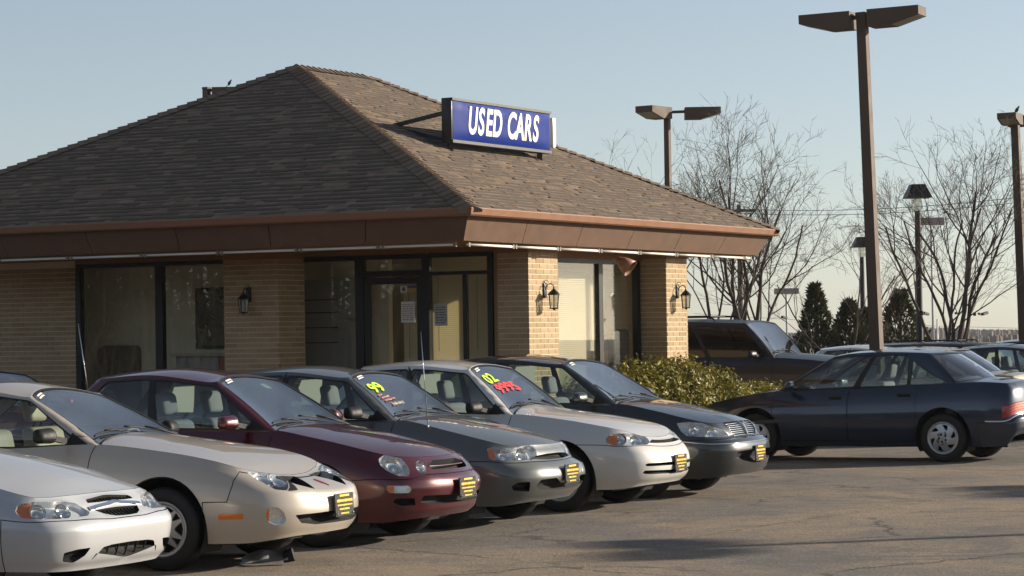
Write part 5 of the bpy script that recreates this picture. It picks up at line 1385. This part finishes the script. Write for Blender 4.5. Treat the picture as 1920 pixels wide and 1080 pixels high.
# ---------------------------------------------------------------- lamp posts
def cam_xy(px, Y):
    xc = (px-960)/5050*Y; c_, s_ = math.cos(_th), math.sin(_th); return (c_*(xc+.615)-s_*(Y-32), s_*(xc+.615)+c_*(Y-32))
M_POLE = simple('bronze_pole', (.090, .058, .038), .7, var=.2, scale=3)
M_DIFF = simple('lamp_diffuser', (.30, .27, .20), .4)
def shoebox(parent, loc, rz, L=.72, w=.40, h=.26, reach=0.0):
    e = bpy.data.objects.new('lamp_head', None); link(e, parent); e.location = loc; e.rotation_euler = (0, 0, rz)
    b = MB(); a, c_ = w/2, w/2-.05
    f = .45; e.location = Vector(loc)+Vector((math.cos(rz), math.sin(rz), 0))*reach
    b.hexa([(.16, -a, -h*.55), (.16+L*f, -a, -h*.55), (.16+L*f, a, -h*.55), (.16, a, -h*.55), (.16, -a, h*.45), (.16+L*f, -a, h*.45), (.16+L*f, a, h*.45), (.16, a, h*.45)])
    b.hexa([(.16+L*f, -a, -h*.55), (.16+L, -a, -h*.08), (.16+L, a, -h*.08), (.16+L*f, a, -h*.55), (.16+L*f, -a, h*.45), (.16+L, -a, h*.45), (.16+L, a, h*.45), (.16+L*f, a, h*.45)])
    b.build('housing', M_POLE, e)
    b = MB(); g_ = .03; b.hexa([(.16+L*f+.02, -a+g_, -h*.55+.0), (.16+L-.03, -a+g_, -h*.12), (.16+L-.03, a-g_, -h*.12), (.16+L*f+.02, a-g_, -h*.55), (.16+L*f+.02, -a+g_, -h*.5), (.16+L-.03, -a+g_, -h*.06), (.16+L-.03, a-g_, -h*.06), (.16+L*f+.02, a-g_, -h*.5)]); b.build('diffuser', M_DIFF, e)
    b = MB(); b.bar((-reach, 0, .03), (.20, 0, .04), .07, .07); b.build('arm', M_POLE, e)
    return e
def lamp_post(loc, H, heads, label, w=.15, lean=0.0, rz=0.0, s=1.0, name='lamp_post'):
    t = thing(name, label, 'lamp post', (*loc, 0), rz, 'twin headed car park lamp posts')
    t.rotation_mode = 'XYZ'
    q = Matrix.Rotation(-lean, 4, Vector((_f0.x, _f0.y, 0))); t.rotation_mode = 'QUATERNION'; t.rotation_quaternion = q.to_quaternion() @ Matrix.Rotation(rz, 4, 'Z').to_quaternion()
    b = MB(); a = w/2; b.hexa([(-a, -a, .25), (a, -a, .25), (a, a, .25), (-a, a, .25), (-a*.82, -a*.82, H), (a*.82, -a*.82, H), (a*.82, a*.82, H), (-a*.82, a*.82, H)]); b.build('pole', M_POLE, t)
    b = MB(); b.lathe([(.28, 0), (.28, .24), (.25, .27), (.0, .27)], 16, 'z'); b.build('concrete_base', simple('concrete', (.35, .33, .30), .9), t)
    b = MB(); b.box((-a*.9, -a*.9, H), (a*.9, a*.9, H+.06)); b.build('cap', M_POLE, t)
    for ang in heads: shoebox(t, (0, 0, H-.06), ang[0] if isinstance(ang, tuple) else ang, .74*s, .42*s, .24*s, ang[1] if isinstance(ang, tuple) else 0)
    return t
lamp_post(cam_xy(1645, 48), 7.35, (math.radians(5), math.radians(185)), 'tall brown lamp post nearest on the right, twin heads against the sky', .205, .0255, s=1.27)
lamp_post(cam_xy(1256, 70), 7.55, (math.radians(-98), (math.radians(28), .30)), 'dark lamp post rising behind the roof ridge, its two heads in line', .165, .0, s=1.25)
lamp_post(cam_xy(1921, 60), 6.45, (math.radians(-84), math.radians(96)), 'lamp post at the right edge with a bird on its head', .20, .022, s=1.0)
lamp_post(cam_xy(392, 70), 8.30, (math.radians(28),), 'lamp post behind the left roof slope with only its head showing', .19, .0, s=.95)
dS = Vector((math.cos(SUN_AZ), math.sin(SUN_AZ), 0)); cot = 1/math.tan(SUN_EL)
for (tx, ty), lab in (((6.75, -8.75), 'lamp post outside the picture casting the long shadow across the foreground'), ((7.05, -.65), 'lamp post outside the picture casting the short shadow at the right edge')):
    p = Vector((tx, ty, 0))+dS*6.5*cot; lamp_post((p.x, p.y), 6.55, (math.radians(-60), math.radians(120)), lab, .15, 0, s=1.15)
def bird(loc, rz, label):
    t = thing('bird', label, 'bird', loc, rz); t.scale = (.75,)*3; M = simple('dark_bird', (.012, .012, .014), .6)
    b = MB(); b.lathe([(.001, -.10), (.03, -.07), (.05, -.02), (.052, .03), (.036, .075), (.026, .09), (.03, .105), (.028, .125), (.012, .14), (.004, .15), (.001, .165)], 10, 'x'); o = b.build('body', M, t); o.rotation_euler = (0, -1.0, 0); o.location = (0, 0, .10)
    b = MB(); b.hexa([(-.03, -.02, .03), (-.15, -.025, -.045), (-.15, .025, -.045), (-.03, .02, .03), (-.03, -.02, .045), (-.15, -.025, -.035), (-.15, .025, -.035), (-.03, .02, .045)]); b.build('tail', M, t)
    b = MB(); b.tube([(0, .015, .05), (.01, .015, 0)], .004, 5); b.tube([(0, -.015, .05), (.01, -.015, 0)], .004, 5); b.build('leg', M, t)
    return t
x, y = cam_xy(1921, 60); bird((x+.03, y-.42, 6.50), .4, 'small dark bird perched on the lamp head at the right edge')
x, y = cam_xy(435, 70); bird((x, y, 8.38), .4, 'small dark bird perched on the lamp head behind the left roof slope')
def post_lantern(loc, H, s, label):
    t = thing('post_lantern', label, 'lamp post', (*loc, 0), .55, 'lantern posts with hooded tops')
    b = MB(); b.lathe([(.10, 0), (.085, .3), (.075, H-1.0), (.07, H-.62*s)], 12, 'z'); b.build('pole', M_LAMPBK, t)
    b = MB(); w, v = .16*s, .30*s; b.hexa([(-v, -v, H-.32*s), (v, -v, H-.32*s), (v, v, H-.32*s), (-v, v, H-.32*s), (-w, -w, H), (w, -w, H), (w, w, H), (-w, w, H)]); b.build('hood', M_LAMPBK, t)
    b = MB(); b.lathe([(.06*s, H-.64*s), (.11*s, H-.58*s), (.13*s, H-.48*s), (.10*s, H-.36*s), (.07*s, H-.322*s)], 14, 'z'); b.build('globe', glass('globe_glass', (.85, .84, .78), .10, 1.5, .12), t)
    return t
post_lantern(cam_xy(1723, 63), 5.15, 1.0, 'black lantern post with a square hood between the two right hand lamp posts')
post_lantern(cam_xy(1617, 84), 4.70, 1.0, 'farther black lantern post half hidden behind the tall brown lamp post')

# ---------------------------------------------------------------- bare trees
def bark(nm, c1, c2):
    t = NT(nm); co = t.coords(); b = t.pbr(Base_Color=t.mix(t.noise(9, 6, .7, co), c1, c2), Roughness=.9, Specular_IOR_Level=.2)
    t.l(t.bump(t.noise(40, 4, .7, co), .6, .01), b.inputs['Normal']); return t.m
M_BARK = bark('grey_brown_bark', (.055, .042, .034), (.125, .098, .078)); M_TWIG = bark('twig_bark', (.07, .052, .042), (.13, .10, .08))
def bare_tree(loc, H, spread, seed, label, limbs=6, lowfork=.12, lean=(0, 0), density=1.0, flat=1.0, r0=.075):
    r = random.Random(seed); t = thing('bare_tree', label, 'tree', (*loc, 0), 0, 'leafless trees at the edge of the lot')
    tr, tw = MB(), MB()
    def grow_(p, d, L, rad, lvl):
        n = max(3, int(L/.22)); pts = [p]; d = d.copy(); step = L/n
        for i in range(n):
            bend = Vector((r.gauss(0, .10), r.gauss(0, .10), r.gauss(.0, .06)))
            up = .055 if lvl < 2 else .03
            d = (d+bend+Vector((0, 0, up))).normalized(); pts.append(pts[-1]+d*step)
        rs = [rad*(1-.62*i/n) if lvl < 4 else rad*(1-.5*i/n) for i in range(n+1)]
        (tr if lvl < 2 else tw).tube(pts, rs, 7 if lvl == 0 else 5 if lvl == 1 else 4 if lvl == 2 else 3, False)
        if lvl >= 4: return
        k = {0: 6, 1: 5, 2: 4.5, 3: 2.2}[lvl]*density; k = int(k)+(r.random() < k % 1)
        for j in range(k):
            f = r.uniform(.22, 1.0) if lvl else r.uniform(.3, 1.0); i = min(int(f*n), n-1); q = pts[i].lerp(pts[i+1], f*n-i)
            ax = (pts[i+1]-pts[i]).normalized(); sd = ax.orthogonal().normalized(); sd.rotate(Matrix.Rotation(r.uniform(0, 6.283), 3, ax))
            ang = math.radians(r.uniform(22, 52)); nd = ax*math.cos(ang)+sd*math.sin(ang); nd.z = nd.z*.9+.10
            grow_(q, nd.normalized(), L*r.uniform(.38, .62)*(1.15-.35*f), max(rs[i]*.52, .0038), lvl+1)
    base = Vector((0, 0, 0)); d0 = Vector((lean[0], lean[1], 1)).normalized(); hf = H*lowfork
    tr.tube([base-Vector((0, 0, .1)), base+d0*hf*.5, base+d0*hf], [r0*1.35, r0*1.1, r0], 9, False)
    for k in range(limbs):
        a = 2*math.pi*(k+r.uniform(-.3, .3))/limbs; tilt = r.uniform(.25, 1.0)*spread
        d = Vector((math.cos(a)*tilt, math.sin(a)*tilt, 1*flat)).normalized(); z = hf*r.uniform(.55, 1.0)
        grow_(base+d0*z, d, H*r.uniform(.62, .80)*(1.0 if tilt < .7*spread else .92), r0*r.uniform(.50, .72), 0)
    tr.build('trunk', M_BARK, t); tw.build('crown', M_TWIG, t); return t
bare_tree(cam_xy(1388, 55), 6.2, .62, 4, 'many stemmed bare tree close behind the right end of the office', 7, .10, r0=.085)
bare_tree(cam_xy(1340, 57), 5.6, .5, 21, 'slender bare tree left of the many stemmed one, behind the office end', 4, .12, (-.15, 0), r0=.06)
bare_tree(cam_xy(1786, 60), 5.3, .95, 9, 'wide spreading bare tree between the lantern post and the right hand lamp post', 8, .16, r0=.085)
bare_tree(cam_xy(1600, 72), 4.6, .85, 15, 'bare tree with pale drooping twigs in front of the conifers', 4, .12, r0=.055, density=.8)
bare_tree(cam_xy(1205, 82), 7.3, .5, 33, 'faint bare tree showing above the roof left of the lamp post', 4, .25, r0=.05, density=.6)
def leaf_mat(nm, a, b_, c_):
    t = NT(nm); co = t.coords(); rv = t.n('NewGeometry').outputs['Random Per Island']
    base = t.ramp(rv, [(0, a), (.5, b_), (1, c_)])
    b = t.n('BsdfPrincipled'); t.set(b, Base_Color=base, Roughness=.5, Specular_IOR_Level=.4)
    tl_ = t.n('BsdfTranslucent'); t.l(base, tl_.inputs[0]); m = t.n('MixShader'); m.inputs[0].default_value = .22; t.l(b.outputs[0], m.inputs[1]); t.l(tl_.outputs[0], m.inputs[2]); t.l(m.outputs[0], t.out.inputs[0]); return t.m
M_CONIF = leaf_mat('conifer_green', (.016, .024, .008), (.034, .042, .012), (.075, .070, .018))
def conifer(loc, H, R, seed, label):
    r = random.Random(seed); t = thing('conifer', label, 'tree', (*loc, 0), 0, 'small dark conifers at the edge of the lot')
    b = MB(); b.tube([(0, 0, 0), (0, 0, H*.9)], [.07, .015], 7); b.build('trunk', M_BARK, t)
    V = []; F = []
    def spray(p, d, L, w):
        u = Vector(d).normalized(); s = u.cross(Vector((0, 0, 1))); s = s.normalized() if s.length > .01 else Vector((1, 0, 0)); s.rotate(Matrix.Rotation(r.uniform(-1, 1), 3, u)); k = len(V)
        V.extend([p, p+u*L*.5+s*w, p+u*L, p+u*L*.5-s*w]); F.append((k, k+1, k+2, k+3))
    lob = [(r.uniform(0, 6.28), r.uniform(.1, .8)*H, r.uniform(.75, 1.25)) for _ in range(16)]
    for _ in range(3600):
        z = H*(r.random()**1.15); a = r.uniform(0, 6.283); rr_ = R*min(1, (1-z/H)*1.35+.04)*(1 if z > .12*H else .75)
        for (la, lz, ls) in lob:
            da = abs((a-la+math.pi) % (2*math.pi)-math.pi)
            if da < .7 and abs(z-lz) < .22*H: rr_ *= 1+(ls-1)*(1-da/.7)
        q = rr_*math.sqrt(r.uniform(.35, 1.0)); p = Vector((q*math.cos(a), q*math.sin(a), z+.05))
        d = Vector((math.cos(a)*.7+r.gauss(0, .25), math.sin(a)*.7+r.gauss(0, .25), .8+r.gauss(0, .3))); spray(p, d, r.uniform(.12, .26), r.uniform(.018, .045))
    mesh_ob('crown', V, F, M_CONIF, t); return t
conifer(cam_xy(1527, 75), 2.95, .78, 1, 'pointed conifer left of the tall brown lamp post'); conifer(cam_xy(1592, 76), 2.5, 1.05, 2, 'lower bushy conifer directly left of the tall brown lamp post'); conifer(cam_xy(1688, 75), 2.75, 1.12, 3, 'broad dark conifer right of the tall brown lamp post'); conifer(cam_xy(1628, 78), 2.3, .7, 5, 'small conifer hidden behind the tall brown lamp post')
M_LEAF = leaf_mat('boxwood_leaf', (.09, .095, .012), (.20, .18, .022), (.36, .30, .055))
def bush(name, label, c0, c1, rx, H, seed, n):
    r = random.Random(seed); t = thing(name, label, 'bush', ((c0[0]+c1[0])/2, (c0[1]+c1[1])/2, 0)); cx, cy = (c0[0]+c1[0])/2, (c0[1]+c1[1])/2
    lobes = []
    m = 9
    for k in range(m):
        f = k/(m-1); lobes.append((c0[0]+(c1[0]-c0[0])*f+r.uniform(-.1, .1)-cx, c0[1]+(c1[1]-c0[1])*f+r.uniform(-.1, .1)-cy, H(f)*r.uniform(.90, 1.0), rx*r.uniform(.85, 1.1)))
    st = MB()
    for lx, ly, lh, lr in lobes:
        for j in range(5):
            a = r.uniform(0, 6.28); st.tube([(lx*.9, ly*.95, 0), (lx+.2*lr*math.cos(a), ly+.2*lr*math.sin(a), lh*.5), (lx+.6*lr*math.cos(a), ly+.6*lr*math.sin(a), lh*.9)], [.014, .009, .004], 4, False)
    st.build('stems', M_BARK, t)
    V = []; F = []
    for i in range(n):
        lx, ly, lh, lr = r.choice(lobes); a, ph = r.uniform(0, 6.283), math.acos(r.uniform(-.6, 1)); q = r.uniform(.55, 1.0)**.5*(1+.10*math.sin(a*5+lx*9)+r.gauss(0, .05))
        nrm = Vector((math.cos(a)*math.sin(ph), math.sin(a)*math.sin(ph), math.cos(ph))); p = Vector((lx+nrm.x*lr*q, ly+nrm.y*lr*1.05*q, max(.05, lh*.55+nrm.z*lh*.47*q)))
        u = (nrm+Vector((r.gauss(0, .6), r.gauss(0, .6), r.gauss(.2, .6)))).normalized(); s = u.orthogonal().normalized(); s.rotate(Matrix.Rotation(r.uniform(0, 6.28), 3, u)); w = u.cross(s); L = r.choice((.014, .02, .028, .036, .045)); k = len(V)
        V += [p-s*L, p+w*L*.5+u*.006, p+s*L, p-w*L*.5+u*.006]; F.append((k, k+1, k+2, k+3))
    mesh_ob('leaves', V, F, M_LEAF, t)['kind'] = 'stuff'; return t
bush('bush', 'clipped yellow green bush against the sunlit office wall', (.02, 3.92), (.10, 7.3), 0.42, lambda f: 1.13+.29*math.sin(min(1, f*1.4+.12)*math.pi*.62)-.25*max(0, f-.7)/.3, 3, 22000)
bush('bush', 'small low bush standing beyond the end of the office wall', (.12, 8.0), (.15, 8.7), .40, lambda f: 1.02, 4, 5000)
# sprig above the bush
# ---------------------------------------------------------------- far things
M_WOODP = simple('weathered_wood_pole', (.10, .08, .065), .9); M_WIRE = simple('cable', (.02, .02, .02), .6)
ux, uy = cam_xy(1388, 150)
t = thing('utility_pole', 'wooden utility pole with a crossarm seen through the bare tree', 'utility pole', (ux, uy, 0), _th)
b = MB(); b.tube([(0, 0, 0), (0, 0, 9.0)], [.17, .12], 8); b.build('pole', M_WOODP, t); b = MB(); b.box((-.95, -.06, 8.6), (.95, .06, 8.75)); b.build('crossarm', M_WOODP, t)
for x in (-.85, -.3, .3, .85): b = MB(); b.lathe([(.02, 8.75), (.05, 8.8), (.05, 8.86), (.02, 8.9)], 8, 'z', (x, 0, 0)); b.build('insulator', M_CHROME, t)
def wire(px0, y0, Y0, px1, y1, Y1, label, sag=.5):
    def P_(px, py, Y): x, y = cam_xy(px, Y); return Vector((x, y, 1.65+(638-.0155*(px-960)-py)*Y/5050))
    A, B_ = P_(px0, y0, Y0), P_(px1, y1, Y1); b = MB(); b.tube([A.lerp(B_, k/14)-Vector((0, 0, sag*4*(k/14)*(1-k/14))) for k in range(15)], .020, 4, False)
    tag(b.build('overhead_wire', M_WIRE), label, 'wire', 'overhead wires beyond the lot')
wire(1388, 392, 150, 2080, 346, 135, 'overhead wire, upper of the pair crossing behind the right hand trees'); wire(1388, 400, 150, 2080, 356, 135, 'overhead wire, lower of the pair crossing behind the right hand trees')
wire(1300, 588, 260, 2080, 618, 260, 'lowest overhead wire just above the far woods', .3)
def far_board(px, py, Y, w, h, label):
    x, y = cam_xy(px, Y); z = 1.65+(638-.0155*(px-960)-py)*Y/5050
    t = thing('roadside_board', label, 'billboard', (x, y, 0), _th); b = MB(); b.tube([(0, 0, 0), (0, 0, z)], .09, 8); b.build('post', simple('pale_post', (.5, .5, .5), .6), t)
    b = MB(); b.box((-w/2, -.18, z-h/2), (w/2, -.10, z+h/2)); b.build('panel', simple('faded_board', (.30, .24, .24), .8, var=.3, scale=2), t)
far_board(1748, 415, 230, 2.2, .65, 'faded board on a pale mast seen through the right hand tree'); far_board(1474, 546, 230, 2.1, .5, 'low faded board on a thin post left of the pointed conifer')
x, y = cam_xy(1756, 120); t = thing('flag_pole', 'short white post standing beside the wide spreading tree', 'post', (x, y, 0)); b = MB(); b.tube([(0, 0, 0), (0, 0, 2.3)], .035, 8); b.build('shaft', M_TUBE, t)
# low woods on the skyline
def woods(Y, z0, z1, seed, name, col):
    r = random.Random(seed); V = []; F = []
    for px in np.arange(-400, 2400, 2.2):
        x, y = cam_xy(px, Y*r.uniform(.93, 1.07)); h = z0+(z1-z0)*(.5+.5*math.sin(px*.011+seed)*math.sin(px*.0047))*r.uniform(.75, 1.1); w = Y/5050*r.uniform(2, 6)
        k = len(V); a = r.uniform(0, 3.14)
        for q in range(5):
            th_ = a+q*1.2566; V.append((x+w*math.cos(th_), y+w*math.sin(th_), 0))
        for q in range(5):
            th_ = a+q*1.2566; V.append((x+w*.9*math.cos(th_), y+w*.9*math.sin(th_), h*r.uniform(.55, .9)))
        V.append((x, y, h)); F += [(k+q, k+(q+1) % 5, k+5+(q+1) % 5, k+5+q) for q in range(5)]+[(k+5+q, k+5+(q+1) % 5, k+10) for q in range(5)]
    o = mesh_ob(name, V, F, simple('winter_wood_'+name, col, .95, var=.3, scale=.05)); tag(o, kind='stuff')
woods(900, 2.0, 4.6, 2, 'distant_woods', (.16, .13, .12)); woods(480, .5, 2.0, 5, 'distant_scrub', (.17, .14, .11))

# woods across the road, behind the camera: mirrored in panes, darkened to cut fill
def road_woods(a, b_, depth, H, n, seed):
    r = random.Random(seed); a, b_ = Vector((*a, 0)), Vector((*b_, 0)); d = (b_-a).normalized(); q = Vector((-d.y, d.x, 0)); V = []; F = []
    def stick(p, e, w):
        s = (e-p).cross(Vector((0, 0, 1))); s = s.normalized()*w if s.length > .01 else Vector((w, 0, 0)); t_ = s.cross(e-p).normalized()*w; k = len(V)
        V.extend([p+s, p-s*.5+t_, p-s*.5-t_, e+s*.3, e-s*.15+t_*.3, e-s*.15-t_*.3]); F.extend([(k, k+1, k+4, k+3), (k+1, k+2, k+5, k+4), (k+2, k, k+3, k+5)])
    L = (b_-a).length
    for i in range(n):
        x = r.uniform(0, L); p = a+d*x+q*r.uniform(0, depth); h = H*r.uniform(.55, 1)*(.75+.25*math.sin(x*.13)); stick(p, p+Vector((r.gauss(0, .5), r.gauss(0, .5), h)), r.uniform(.05, .11))
        for j in range(30):
            z = r.uniform(.12, 1)*h; o = p+Vector((0, 0, z)); ang = r.uniform(0, 6.28); l = r.uniform(1.2, 3.6)*(1.1-.5*z/h); stick(o, o+Vector((math.cos(ang)*l, math.sin(ang)*l, l*r.uniform(.2, .9))), r.uniform(.02, .05))
        for j in range(8):
            ang = r.uniform(0, 6.28); o = p+Vector((r.uniform(-2, 2), r.uniform(-2, 2), 0)); stick(o, o+Vector((r.gauss(0, .6), r.gauss(0, .6), r.uniform(1, 3))), r.uniform(.06, .16))
    tag(mesh_ob('roadside_woods', V, F, simple('fill_blocking_branches', (.045, .042, .026), .95, var=.3, scale=.3)), kind='stuff')
road_woods((-95, -38), (70, -92), 14, 13, 1700, 8)

# thin winter haze over the whole place
hz = NT('thin_haze'); pv = hz.n('VolumePrincipled'); pv.inputs['Density'].default_value = .00016; pv.inputs['Color'].default_value = (.90, .92, .95, 1); pv.inputs['Anisotropy'].default_value = .3
hz.l(pv.outputs[0], hz.out.inputs['Volume'])
b = MB(); b.box((-1100, -260, -1), (620, 1150, 24)); tag(b.build('haze', hz.m), kind='stuff')
# ---------------------------------------------------------------- other vehicles
CARS['suv'] = dict(L=5.1, plan=plan(5.1, .97, [(-.02, .38), (-.07, .66), (-.20, .84), (-.5, .93)], [(-4.35, .955), (-4.85, .90), (-5.05, .72), (-5.09, .36)]),
    zb=(.36, .34, .40), fi=frac(.36, 1.18, [(.36, .10), (.44, .02), (.56, 0), (.66, .0), (.70, .07), (.9, .08), (1.08, .11), (1.18, .20)]),
    si=[(0, .06), (.12, .03), (.3, .008), (.5, 0), (.7, .008), (.88, .03), (.96, .06), (1, .11)], ri=[(0, .08), (.2, .0), (.4, .02), (.8, .04), (1, .07)],
    zc=[(-5.0, 1.32), (-1.45, 1.37), (-.8, 1.335), (-.2, 1.26)], ze=[(-5.0, 1.27), (-1.35, 1.29), (-.8, 1.26), (-.2, 1.18)],
    green=dict(base=(-1.42, -1.28, .80, -4.85, .80, -4.98), roof=(-1.90, -1.82, .75, -4.74, .74, -4.84), zr=[(-4.8, 1.93), (-3, 1.965), (-1.9, 1.925)], crown=.05, yr=.75, vs=.62, sb=5, sr=5))
FEAT['suv'] = {'seam': [(-1.3, .18), (-.8, .22), (-.2, .22)], 'headlight': [(-.93, .36), (-.93, .52), (-.62, .53), (-.62, .36)], 'grille': [(-.56, .34), (-.56, .54), (0, .55), (0, .34)]}
P_SUV = paint('black_blue_paint', (.008, .011, .018), .1, .40, .35); P_RED = paint('dark_red_paint', (.20, .012, .012), .4, .3); P_GOLD = paint('pale_gold_paint', (.52, .40, .27), .5, .34)
PLACE['suv'] = ((-.42, 14.3), 3)
r8 = car_root('suv', 'parked_suv', 'black sport utility vehicle with roof rack parked beyond the office end', None)
B = build_car('suv', r8, P_SUV, FEAT['suv'], xw=(-.95, -3.95), R=.37, mirror_mat=P_SUV, opts=dict(slats={'grille': 4}, slat_mat=M_CHROME, xB=-2.42, xD=-3.45, fB=.32, fR=.62, quarter=True, no_boot=True, win_top=.88, seatx=-.1, win=M_TINT, sill=.46))
rk = MB()
for s in (1, -1):
    rk.tube([(-2.4, s*.62, 1.93), (-2.5, s*.62, 2.0), (-4.5, s*.62, 2.0), (-4.6, s*.62, 1.93)], .016, 6)
for x in (-2.7, -3.5, -4.3): rk.tube([(x, -.62, 2.0), (x, .62, 2.0)], .014, 6)
rk.build('roof_rack', M_TRIM, r8)
def repaint(root, mat_from, mat_to):
    for o in [root]+list(root.children_recursive):
        if o.type == 'MESH':
            for i, sl in enumerate(o.material_slots):
                if sl.material == mat_from: sl.link = 'OBJECT'; sl.material = mat_to
far_group = 'cars parked in the back rows'
q = copy_thing(r3, (-2.0, -3.5, 0), 0.05, 'dark red saloon glimpsed at the left edge behind the champagne coupe'); repaint(q, P_MAROON, P_RED)
q = copy_thing(r7, (-1.45, 11.6, 0), math.pi+.02, 'pale gold saloon seen from behind, just past the navy blue saloon', far_group); repaint(q, P_BLUE, P_GOLD)
q = copy_thing(r5, (4.05, 16.2, 0), .06, 'dark saloon with a price sheet in its side window near the right edge', far_group); repaint(q, P_SILVER, P_DARK)
for ch in list(q.children):
    if ch.name.startswith('painted'): bpy.data.objects.remove(ch)
q = copy_thing(r8, (1.1, 21.8, 0), .04, 'dark estate with roof rails in the back row behind the gold saloon', far_group); q.scale = (.92, .92, .76)
q = copy_thing(r6, (0, 30.2, 0), .05, 'dark car roof farthest right in the back row', far_group)
q = copy_thing(r5, (.4, 18.9, 0), .05, 'pale saloon whose roof shows between the black utility vehicle and the lamp post', far_group)
for ch in list(q.children):
    if ch.name.startswith('painted'): bpy.data.objects.remove(ch)
# aerial of the maroon saloon
b = MB(); b.tube([(-4.02, .62, .97), (-4.02, .62, 1.02)], [.012, .009], 8); b.tube([(-4.02, .62, 1.02), (-4.14, .60, 1.86)], [.005, .003], 6); b.build('aerial', M_CHROME, r3)
# torn splash guard under the coupe
t = thing('splash_guard', 'torn pale plastic splash guard lying under the nose of the champagne coupe', 'debris', (4.56, -11.06, 0), math.radians(28))
V = []; F = []; rq = random.Random(4); nx_, ny_ = 12, 5
for lay in (0, 1):
    for i in range(nx_+1):
        for j in range(ny_+1):
            f, h_ = i/nx_, j/ny_; V.append(((f-.5)*.36*(1-.12*h_)+.012*math.sin(j*1.7), .20*h_+.018*math.sin(i*.9), .006*lay+.012+.085*h_*(.75+.25*f)+.012*math.sin(i*.7+j)*h_+.03*f*f))
m = (nx_+1)*(ny_+1)
for lay in (0, 1):
    for i in range(nx_):
        for j in range(ny_): q_ = tuple(lay*m+k for k in (i*(ny_+1)+j, (i+1)*(ny_+1)+j, (i+1)*(ny_+1)+j+1, i*(ny_+1)+j+1)); F.append(q_ if lay == 0 else q_[::-1])
mesh_ob('sheet', V, F, simple('grey_white_plastic', (.62, .62, .60), .5, var=.25, scale=9), t, smooth=True)
b = MB(); b.hexa([(.15, .0, .015), (.24, .01, .03), (.24, .09, .03), (.15, .09, .015), (.14, .01, .10), (.21, .02, .13), (.21, .09, .13), (.14, .09, .10)]); b.build('clip_block', M_TRIM, t, bevel=.012)
